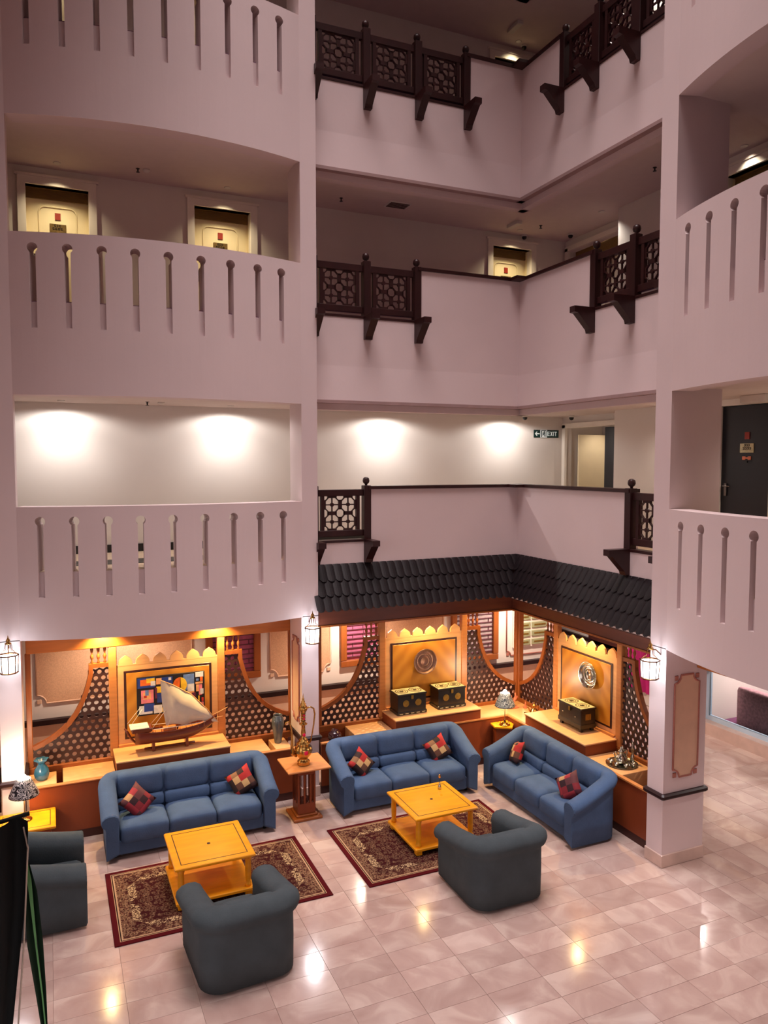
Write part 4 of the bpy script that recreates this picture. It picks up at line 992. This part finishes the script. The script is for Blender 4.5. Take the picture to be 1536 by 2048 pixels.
for k in range(4):
    z = .62 + .035 * k; MB().lathe([(.029, z), (.037, z + .008), (.029, z + .016)], (0, 0, 0), 14).build('neck_ring', 'brass_dark', t)
# ================= lamps =================
def lamp(loc, label, sh, rs, h, fl):
    t = thing('table_lamp', label, 'lamp', loc, 0, None, local=True)
    MB().lathe([(.001, 0), (.085, 0), (.09, .01), (.05, .02), (.018, .035), (.026, .055), (.014, .075), (.022, .09), (.008, .105), (.007, h)], (0, 0, 0), 16).build('stand', 'brass', t)
    for k in range(6 if fl else 0):
        a = 2 * pi * k / 6; MB().tube([(.03 * cos(a), .03 * sin(a), .03), (.07 * cos(a), .07 * sin(a), .045), (.085 * cos(a), .085 * sin(a), .02)], .006, 5).build('scroll', 'brass', t)
    mb = MB(); pr = [(rs, h - .20), (rs * .97, h - .18), (rs * .80, h - .11), (rs * .60, h - .04), (rs * .46, h + .02)]
    n = 28; vs = []; fs = []
    for o in (0, -.006):
        for r, z in pr:
            for k in range(n): a = 2 * pi * k / n; q = (r + o) * (1 + fl * cos(a * 14)); vs.append((q * cos(a), q * sin(a), z))
    for o in (0, 5):
        for i in range(4):
            for k in range(n): k2 = (k + 1) % n; fs.append(((o + i) * n + k, (o + i) * n + k2, (o + i + 1) * n + k2, (o + i + 1) * n + k))
    for i in (0, 4):
        for k in range(n): k2 = (k + 1) % n; fs.append((i * n + k, i * n + k2, (5 + i) * n + k2, (5 + i) * n + k))
    mb.add(vs, fs, True); mb.build('lamp_shade', sh, t)
    MB().lathe([(.012, h - .08), (.03, h - .05), (.042, h - .0), (.038, h + .04), (.02, h + .065), (.001, h + .07)], (0, 0, 0), 12).build('bulb', 'bulb', t)
    light('POINT', 'lamp_light', (loc[0], loc[1], loc[2] + h + .10), 24, (1, .80, .58), None, t, shadow_soft_size=.04)
    light('POINT', 'lamp_light', (loc[0], loc[1], loc[2] + h - .13), 10, (1, .74, .48), None, t, shadow_soft_size=.04)
    return t
lamp((-.40, 10.40, .5), 'lit table lamp with black and white marbled shade, left side', 'shade_black', .18, .52, 0)
lamp((6.76, 10.46, .70), 'lit table lamp with pleated grey blue shade in the corner', 'shade_blue', .165, .52, .03)
t = thing('side_table', 'square golden wood side table under the lamp at the left edge', 'side table', (-.38, 10.36, 0), local=True)
MB().bbox(-.34, -.29, .465, .34, .29, .50, .008).build('table_top', 'table_wood', t)
mb = MB()
for x0, y0, x1, y1 in ((-.28, -.23, .28, -.222), (-.28, .222, .28, .23), (-.28, -.23, -.272, .23), (.272, -.23, .28, .23)): mb.box(x0, y0, .499, x1, y1, .5015)
mb.build('inlay_line', 'inlay_dark', t)
MB().bbox(-.28, -.24, .0, .28, .24, .465, .01).build('cabinet', 'counter_wood', t)
t = thing('corner_table', 'five sided wooden table in the bench corner under the pleated lamp', 'side table', (6.76, 10.48, 0), local=True)
pg = [(-.16, .165), (-.20, -.03), (.04, -.18), (.165, -.03), (.165, .165)]
MB().plate([pg], lambda x, y, z: (x, y, z), .675, .70).build('table_top', 'table_wood', t)
MB().plate([[(x * .82, y * .82) for x, y in pg]], lambda x, y, z: (x, y, z), 0, .675).build('cabinet', 'counter_wood', t)
# ================= vases, pots, chests and trays on the bench =================
t = tag(MB().lathe([(.001, 0), (.05, 0), (.055, .02), (.07, .14), (.088, .26), (.094, .33), (.084, .385), (.062, .41), (.07, .43), (.064, .43), (.055, .41), (.07, .36), (.03, .1), (.001, .08)], (3.06, 10.97, .785 - .0), 20).build('tall_vase', 'vase_grey', org=(3.06, 10.97, .785)), 'tall silvery grey vase on the bench left of the pillar', 'vase')
MB().bbox(2.96, 10.72, .52, 3.2, 11.15, .785, .004).build('lid_box', 'maple_pale', b1)
t = thing('blue_vase', 'squat blue vase with a ruffled collar on the bench at left', 'vase', (-.20, 10.92, .785), local=True)
MB().lathe([(.001, 0), (.06, 0), (.088, .04), (.098, .09), (.085, .15), (.05, .20), (.036, .225)], (0, 0, 0), 20).build('body', 'vase_blue', t)
MB().lathe([(.036, .225), (.05, .245), (.08, .27), (.082, .285), (.045, .262), (.03, .24)], (0, 0, 0), 24, fl=.16, n=6).build('ruffled_collar', 'vase_blue', t)
MB().bbox(-.36, 10.72, .52, -.02, 11.15, .785, .004).build('lid_box', 'maple_pale', b1)
t = tag(MB().lathe([(.001, 0), (.05, .0), (.09, .04), (.108, .09), (.098, .14), (.06, .175), (.045, .18), (.05, .195), (.04, .195), (.03, .18), (.001, .17)], (3.93, 10.86, .70), 20).build('round_pot', 'pot_plum', org=(3.93, 10.86, .70)), 'round dark plum glazed pot in the bench trough behind the middle sofa', 'pot')
MB().bbox(3.75, 10.70, .52, 4.1, 11.1, .70, .004).build('lid_box', 'counter_dark', [o for o in C.objects if o.name == 'corner_bench'][0])
def chest(loc, rz, w, d, h, label, top='inlay_bone', legs=False, ins=True):
    t = thing('inlaid_chest', label, 'chest', loc, rz, 'small black inlaid chests', local=True)
    z0 = .05
    if legs:
        z0 = .10
        for x in (-w / 2 + .04, w / 2 - .04):
            for y in (-d / 2 + .035, d / 2 - .035): MB().bbox(x - .025, y - .025, 0, x + .025, y + .025, .06, .005).build('foot', 'chest_black', t)
        MB().bbox(-w / 2 - .01, -d / 2 - .01, .05, w / 2 + .01, d / 2 + .01, .12, .006).build('plinth', 'chest_black', t)
    else:
        MB().bbox(-w / 2 - .015, -d / 2 - .015, 0, w / 2 + .015, d / 2 + .015, .055, .01).build('plinth', 'chest_black', t)
        for k in range(5): x = -w / 2 + w * (k + .5) / 5; MB().box(x - .028, -d / 2 - .018, .018, x + .028, -d / 2 - .014, .03).build('inlay_strip', 'inlay_bone', t)
    MB().bbox(-w / 2, -d / 2, z0, w / 2, d / 2, h - .03, .006).build('box', 'chest_black', t)
    ld = MB().bbox(-w / 2 - .012, -d / 2 - .012, h - .03, w / 2 + .012, d / 2 + .012, h, .006).build('lid', 'chest_black', t)
    MB().bbox(-w / 2 + .004, -d / 2 + .004, h - .002, w / 2 - .004, d / 2 - .004, h + .003, .001).build('lid_inlay', top, ld)
    for sx_ in (-1, 1):
        mb = MB(); R0 = min(d * .40, w * .22)
        for r0, r1 in ((R0, R0 * .86), (R0 * .66, R0 * .56)):
            n = 20; v = [(sx_ * w * .24 + r * cos(2 * pi * k / n), r * sin(2 * pi * k / n), z) for z in (h + .0022, h + .0045) for r in (r0, r1) for k in range(n)]
            f = []
            for k in range(n):
                k2 = (k + 1) % n; f += [(2 * n + k, 2 * n + k2, 3 * n + k2, 3 * n + k), (k, k2, 2 * n + k2, 2 * n + k), (n + k, n + k2, 3 * n + k2, 3 * n + k)]
            mb.add(v, f)
        for k in range(8):
            a = pi * k / 4; ca, sa = cos(a), sin(a); r0 = R0 * .48
            mb.add([(sx_ * w * .24 + p * ca - q * sa, p * sa + q * ca, h + .004) for p, q in ((0, 0), (r0 * .5, r0 * .2), (r0, 0), (r0 * .5, -r0 * .2))], [(0, 1, 2, 3)])
        mb.build('rosette', 'chest_black', ld)
        if ins: MB(lambda x, y, z: (sx_ * w * .22 + x, -d / 2 - .001 - z, (z0 + h) / 2 - .01 + y)).lathe([(.055, -.002), (.055, .003), (.03, .005), (.001, .006)], (0, 0, 0), 14, False, .12, 7).build('front_medallion', 'inlay_brass', t)
    if legs:
        for x in (-w * .28, w * .28): MB().rbox((x, -d / 2 - .012, h * .6), (.03, .02, .018), .007, 3).build('knob', 'silver', t)
        MB().box(w / 2, -.05, h * .5, w / 2 + .004, .05, h * .75).build('side_plate', 'inlay_brass', t)
    MB().bbox(-.02, -d / 2 - .014, h - .09, .02, -d / 2 - .0, h - .025, .003).build('clasp', 'inlay_brass', t)
    return t
chest((5.26, 11.01, .962), 0, .50, .30, .34, 'black inlaid chest under the copper plate, left of the pair')
chest((6.0, 11.03, .962), 0, .50, .30, .34, 'black inlaid chest under the copper plate, right of the pair')
chest((7.33, 9.33, .962), -pi / 2, .54, .27, .36, 'black footed chest with pale green inlaid lid on the right bench', 'inlay_bone', True, False)
def plate_(nm, loc, ax, R_, m, label, group=None):
    fn = (lambda x, y, z: (x, -z, y)) if ax == 'y' else (lambda x, y, z: (-z, -x, y))
    t = thing(nm, label, 'plate', loc, 0, group, local=True)
    MB(fn).lathe([(.001, .010), (R_ * .30, .014), (R_ * .34, .022), (R_ * .38, .012), (R_ * .62, .012), (R_ * .66, .022), (R_ * .70, .014), (R_ * .84, .018), (R_ * .92, .045), (R_, .055), (R_, .048), (R_ * .9, .02), (R_ * .6, .002), (.001, 0)], (0, 0, 0), 36, True, 0).build('dish', m, t)
    for r0 in (.48, .78): MB(fn).tube([(R_ * r0 * cos(2 * pi * k / 36), R_ * r0 * sin(2 * pi * k / 36), .016) for k in range(37)], .004, 4).build('chased_ring', m, t)
    return t
plate_('copper_plate', (5.66, 11.235, 1.70), 'y', .215, 'copper_plate', 'round beaten copper plate on the middle golden panel')
plate_('silver_tray', (7.535, 9.29, 1.75), 'x', .21, 'silver', 'round shiny metal tray on the right golden panel')
# coffee service on the right bench
t = thing('serving_tray', 'round silver tray on the right bench carrying a coffee service', 'tray', (7.25, 8.22, .787), local=True)
MB().lathe([(.001, .004), (.19, .004), (.215, .018), (.22, .02), (.215, .012), (.19, 0), (.001, 0)], (0, 0, 0), 32).build('dish', 'silver', t)
def cup(x, y, z, l, m='silver'):
    t = thing('coffee_cup', l, 'cup', (x, y, z), 0, 'small metal coffee cups', local=True)
    MB().lathe([(.001, 0), (.018, 0), (.02, .006), (.028, .02), (.034, .045), (.031, .045), (.024, .02), (.001, .012)], (0, 0, 0), 12).build('bowl', m, t)
    MB().tube([(.03, 0, .038), (.048, 0, .034), (.046, 0, .018), (.028, 0, .014)], .004, 5).build('handle', m, t)
for i, (x, y) in enumerate(((7.13, 8.30), (7.12, 8.18), (7.20, 8.08), (7.33, 8.08))): cup(x, y, .795, ['cup at the far left of the silver tray', 'cup at the front left of the silver tray', 'cup at the front of the silver tray', 'cup at the near right of the silver tray'][i])
def pot(x, y, z, s, l, m):
    t = thing('coffee_pot', l, 'coffee pot', (x, y, z), 0, None, local=True)
    MB().lathe([(.001, 0), (.05 * s, 0), (.075 * s, .03 * s), (.08 * s, .06 * s), (.06 * s, .10 * s), (.03 * s, .13 * s), (.034 * s, .16 * s), (.045 * s, .17 * s), (.03 * s, .19 * s), (.012 * s, .21 * s), (.014 * s, .225 * s), (.001, .245 * s)], (0, 0, 0), 16).build('body', m, t)
    MB().tube([(-.06 * s, 0, .07 * s), (-.10 * s, 0, .10 * s), (-.115 * s, 0, .15 * s), (-.14 * s, 0, .165 * s)], [.018 * s, .012 * s, .009 * s, .012 * s], 6).build('spout', m, t)
    MB().tube([(.035 * s, 0, .16 * s), (.09 * s, 0, .165 * s), (.10 * s, 0, .10 * s), (.07 * s, 0, .05 * s)], .008 * s, 6).build('handle', m, t)
pot(7.25, 8.24, .793, 1.0, 'round silver teapot in the middle of the silver tray', 'silver')
pot(7.33, 8.30, .793, .9, 'darker teapot at the back of the silver tray', 'silver')
t = thing('scent_bottle', 'slim cut glass bottle standing behind the silver tray', 'bottle', (7.44, 8.22, .787), local=True)
MB().lathe([(.001, 0), (.03, 0), (.034, .06), (.02, .10), (.014, .16), (.024, .18), (.03, .20), (.014, .23), (.02, .25), (.001, .30)], (0, 0, 0), 12).build('body', 'silver', t)
pot(7.32, 10.44, .793, .95, 'small brass coffee pot on the bench right of the corner lamp', 'brass')
cup(7.22, 10.36, .793, 'small brass cup beside the coffee pot near the corner lamp', 'brass'); cup(7.20, 10.50, .793, 'brass cup just behind the coffee pot near the corner lamp', 'brass')
t = thing('coral_ornament', 'coral coloured branching ornament on the bench in the corner', 'ornament', (7.22, 10.92, .787), local=True)
MB().bbox(-.09, -.05, 0, .09, .05, .03, .01).build('base', 'coral', t)
for pts in ([(0, 0, .02), (.01, 0, .10), (.05, 0, .20), (.04, 0, .26)], [(.01, 0, .09), (-.05, 0, .16), (-.04, 0, .22)], [(.03, 0, .15), (.09, .01, .19)], [(-.05, 0, .02), (-.07, .01, .08)]): MB().tube(pts, [.028 - .005 * k for k in range(len(pts))], 7).build('branch', 'coral', t)
t = tag(MB().lathe([(.001, 0), (.035, 0), (.03, .02), (.012, .05), (.014, .08), (.001, .12)], (7.42, 10.84, .787), 10).build('small_figurine', 'coral', org=(7.42, 10.84, .787)), 'small pointed terracotta figurine beside the coral ornament', 'figurine')

# ================= abstract painting =================
cols = {'p_black': (16, 12, 26), 'p_blue': (28, 62, 150), 'p_orange': (232, 110, 36), 'p_yellow': (246, 206, 54), 'p_pink': (232, 134, 150), 'p_white': (226, 230, 236), 'p_red': (196, 40, 34), 'p_plum': (96, 26, 72), 'p_sky': (104, 140, 206), 'p_peach': (240, 176, 120)}
for k, c in cols.items(): mat(k, c, .6, amt=.18, scale=16)
t = thing('abstract_painting', 'colourful abstract painting with an orange and yellow disc behind the boat', 'painting', (1.54, 11.24, 1.38), local=True)
PXW, PZW = .96, .56
def PT(u, w, v): return (-.48 + u * PXW, -.0 + w, v * PZW)
MB(PT).bbox(0, -.03, 0, 1, 0.004, 1, .003).build('canvas', 'p_black', t)
L_ = [(.01, .72, .26, .98, 'p_blue'), (.05, .78, .2, .94, 'p_orange'), (.14, .84, .26, .96, 'p_yellow'), (.2, .76, .27, .88, 'p_white'), (.06, .32, .24, .66, 'p_pink'), (.09, .42, .2, .6, 'p_peach'), (.12, .52, .17, .66, 'p_sky'), (.10, .46, .14, .52, 'p_red'), (.28, .78, .36, .94, 'p_peach'), (.36, .74, .52, .95, 'p_blue'), (.46, .86, .5, .93, 'p_white'),
     (.28, .56, .4, .72, 'p_yellow'), (.36, .58, .46, .76, 'p_peach'), (.29, .30, .42, .55, 'p_blue'), (.36, .45, .4, .52, 'p_white'), (.03, .04, .22, .26, 'p_white'), (.10, .1, .25, .3, 'p_blue'), (.24, .03, .36, .24, 'p_white'), (.36, .05, .42, .16, 'p_yellow'), (.72, .4, .84, .52, 'p_peach'), (.68, .55, .84, .96, 'p_sky'), (.74, .5, .84, .7, 'p_white'),
     (.86, .86, .98, .99, 'p_white'), (.87, .76, .91, .82, 'p_sky'), (.93, .74, .97, .86, 'p_orange'), (.86, .68, .97, .73, 'p_peach'), (.87, .48, .92, .66, 'p_peach'), (.91, .38, .96, .66, 'p_pink'), (.93, .4, .98, .54, 'p_white'), (.95, .2, .98, .3, 'p_red'), (.9, .22, .92, .36, 'p_yellow'), (.80, .3, .86, .46, 'p_plum'), (.26, .42, .29, .7, 'p_plum'), (.9, .08, .98, .18, 'p_pink')]
by = {}
for q in L_: by.setdefault(q[4], []).append(q)
for i_, q in enumerate(L_): MB(PT).box(q[0], -.0315 - .0004 * i_ / 4, q[1], q[2], -.029, q[3]).build('paint_block', q[4], t)
for m_, a0, a1, r in (('p_orange', 85, 275, .15), ('p_yellow', -95, 88, .146)):
    pts = [(.63 + r * .7 * cos(radians(a0 + (a1 - a0) * k / 14)), .70 + r * 1.35 * sin(radians(a0 + (a1 - a0) * k / 14))) for k in range(15)]
    MB(PT).plate([pts], lambda u, v, w: (u, w, v), -.036, -.03).build('painted_disc', m_, t)

# ================= model dhow =================
t = thing('model_sailing_boat', 'wooden model sailing boat with a cream lateen sail on the raised bench', 'model boat', (1.52, 10.94, .962), local=True)
mb = MB(); secs = []; n = 17; m_ = 9
for i in range(n):
    s = i / (n - 1); x = -.52 + 1.14 * s
    wid = .12 * (sin(pi * min(1, .18 + s * .82)) ** .7) * (1 if s < .95 else .6)
    keel = .10 + .02 * abs(s - .3) + (.20 * max(0, (s - .62) / .38) ** 1.6); sheer = .27 + .07 * (abs(s - .38) / .62) ** 2 + (.05 * max(0, (s - .8) / .2))
    row = []
    for j in range(m_):
        a = pi * j / (m_ - 1); y = -wid * cos(a); z = sheer - (sheer - keel) * sin(a) ** .75
        row.append((x, y, z))
    secs.append(row)
vs = [p for r in secs for p in r]; fs = [(i * m_ + j, i * m_ + j + 1, (i + 1) * m_ + j + 1, (i + 1) * m_ + j) for i in range(n - 1) for j in range(m_ - 1)] + [tuple(range(m_))]
mb.add(vs, fs, True); mb.build('hull', 'hull', t)
mb = MB(); mb.add([(r[0][0], r[0][1] * .98, r[0][2] - .015) for r in secs] + [(r[0][0], -r[0][1] * .98, r[0][2] - .015) for r in secs], [(i, i + 1, n + i + 1, n + i) for i in range(n - 1)]); mb.build('deck', 'deck', t)
for sg in (0, -1): MB().tube([(r[sg][0], r[sg][1], r[sg][2] + .006) for r in secs], .008, 6).build('gunwale', 'hull', t)
MB().tube([(-.50, 0, .12), (-.57, 0, .20), (-.62, 0, .30), (-.66, 0, .36)], [.014, .016, .02, .012], 6).build('rudder', 'hull', t)
MB().bbox(-.57, -.115, .30, -.30, .115, .36, .01).build('poop_deck', 'hull', t)
MB().bbox(-.59, -.12, .36, -.34, .12, .372, .003).build('poop_rail', 'trim_white', t)
for k in range(9):
    for y in (-.105, .105): MB().tube([(-.26 + k * .085, y * (1 - .03 * k), .27), (-.26 + k * .085, y * (1 - .03 * k), .325)], .004, 5).build('stanchion', 'deck', t)
for y in (-.105, .105): MB().tube([(-.28, y, .327), (.1, y * .93, .325), (.44, y * .72, .335)], .005, 5).build('handrail', 'trim_white', t)
MB().bbox(-.14, -.05, .26, .04, .05, .31, .006).build('cabin', 'deck', t)
MB().tube([(.06, 0, .24), (.09, 0, .60), (.11, 0, .82)], [.012, .010, .007], 8).build('mast', 'hull', t)
yard = [(-.17, .0, .99), (.0, .0, .90), (.25, -.01, .74), (.47, -.02, .50), (.64, -.03, .28)]
MB().tube(yard, [.006, .009, .010, .009, .005], 6).build('yard', 'maple_pale', t)
A = [Vector(p) for p in yard]
def yp(s):
    f = s * (len(A) - 1); i = min(int(f), len(A) - 2); return A[i].lerp(A[i + 1], f - i)
mb = MB(); vs = []; G = 12
for i in range(G + 1):
    p = yp(i / G * .98 + .01)
    foot = Vector((-.10 + .66 * (i / G), -.03, .33 + .02 * sin(i)))
    if i / G > .93: foot = p
    for j in range(9):
        q = p.lerp(foot, j / 8); q.y -= .10 * sin(pi * j / 8) * sin(pi * min(1, .1 + i / G)) + .008 * sin(i * 2.2 + j * .5)
        q.x += (-.02 * sin(pi * j / 8) if i == 0 else 0); vs.append(tuple(q))
K = len(vs); vs += [(x, y + .004, z) for x, y, z in vs]
fs = [(i * 9 + j, i * 9 + j + 1, (i + 1) * 9 + j + 1, (i + 1) * 9 + j) for i in range(G) for j in range(8)]; fs += [tuple(K + q for q in reversed(f)) for f in fs]
mb.add(vs, fs, True); mb.build('sail', 'sail', t)
for a, c in (((.50, 0, .36), (.78, 0, .48)), ((.52, 0, .34), (.70, -.02, .36))): MB().tube([a, c], .006, 5).build('bowsprit', 'maple_pale', t)
for a, c in (((.11, 0, .82), (-.30, -.1, .34)), ((.11, 0, .82), (-.30, .1, .34)), ((.11, 0, .82), (-.1, -.1, .32)), ((.11, 0, .82), (.5, 0, .36)), ((-.62, 0, .42), (-.45, 0, .62)), ((-.60, -.06, .38), (-.42, 0, .60))): MB().tube([a, c], .003, 4).build('rigging_line', 'trim_white', t)
for x in (-.28, .18): MB().bbox(x - .02, -.07, 0, x + .02, .07, .15, .005).build('cradle', 'hull', t)
MB().bbox(-.40, -.02, .02, .30, .02, .045, .004).build('cradle_rail', 'hull', t)

# ================= furled flags close to the viewer =================
def drape(nm, pts, m, t, dy=.03, fold=7):
    """cloth hanging from its top edge: pts = list of (x, z, halfwidth)"""
    mb = MB(); vs = []; n = 12
    for x, z, w in pts:
        for k in range(n + 1): u = k / n - .5; vs.append((x + 2 * w * u, dy * sin(fold * u * 2 + z * 1.3), z))
    K = len(vs); vs += [(x, y + .006, z) for x, y, z in vs]; q = len(pts)
    fs = [(i * (n + 1) + k, i * (n + 1) + k + 1, (i + 1) * (n + 1) + k + 1, (i + 1) * (n + 1) + k) for i in range(q - 1) for k in range(n)]; fs += [tuple(K + a for a in reversed(f)) for f in fs]
    mb.add(vs, fs, True); return mb.build(nm, m, t)
t = thing('hanging_banner', 'near-black banner hanging in folds at the lower left edge', 'banner', (-.22, 3.0, 2.2), local=True)
drape('cloth', [(-.03, 1.50, .145), (-.03, 1.46, .145), (-.035, 1.2, .135), (-.045, 1.0, .120), (-.06, .7, .10), (-.08, .4, .08), (-.1, .1, .06)], 'flag_dark', t, .035, 8)
MB().tube([(-.25, .02, 1.46), (.12, .02, 1.515)], .008, 6).build('pole', 'flag_dark', t)
MB().tube([(.10, -.01, 1.48), (.112, -.01, 1.40), (.09, -.01, 1.05), (.05, -.01, .6), (.01, -.01, .3)], .003, 4).build('edge_cord', 'sail', t)
t = thing('green_pennant', 'narrow dark green pennant with a pale green stripe at lower left', 'banner', (-.10, 3.05, 2.2), local=True)
drape('cloth', [(-.02, 1.36, .004), (-.005, 1.2, .022), (.005, 1.0, .027), (.02, .8, .018), (.032, .6, .008), (.045, .2, .004)], 'flag_green', t, .008, 3)
drape('stripe', [(-.018, 1.34, .003), (-.008, 1.25, .007), (.008, 1.0, .003), (.024, .8, .0025), (.036, .6, .002), (.047, .2, .002)], 'flag_stripe', t, .0, 3).location = (0, -.012, 0)
MB().tube([(-.02, .01, 1.37), (.02, .01, .9), (.055, .01, .0)], .004, 5).build('cord', 'black', t)
# mauve patterned seat inside the shop
t = thing('banquette_seat', 'mauve patterned high backed seat behind the shop glass', 'seat', (11.72, 9.28, .1), local=True)
MB().rbox((0, 0, .38), (.2, 1.75, .76), .08, 6).build('backrest', 'mauve_fabric', t)
MB().rbox((.42, 0, .22), (.7, 1.75, .42), .08, 6).build('seat', 'mauve_fabric', t)

for o in C.objects:
    if '_o' in o.keys(): del o['_o']
print('objects', len(C.objects), 'tris', sum(len(o.data.polygons) for o in C.objects if o.type == 'MESH'))
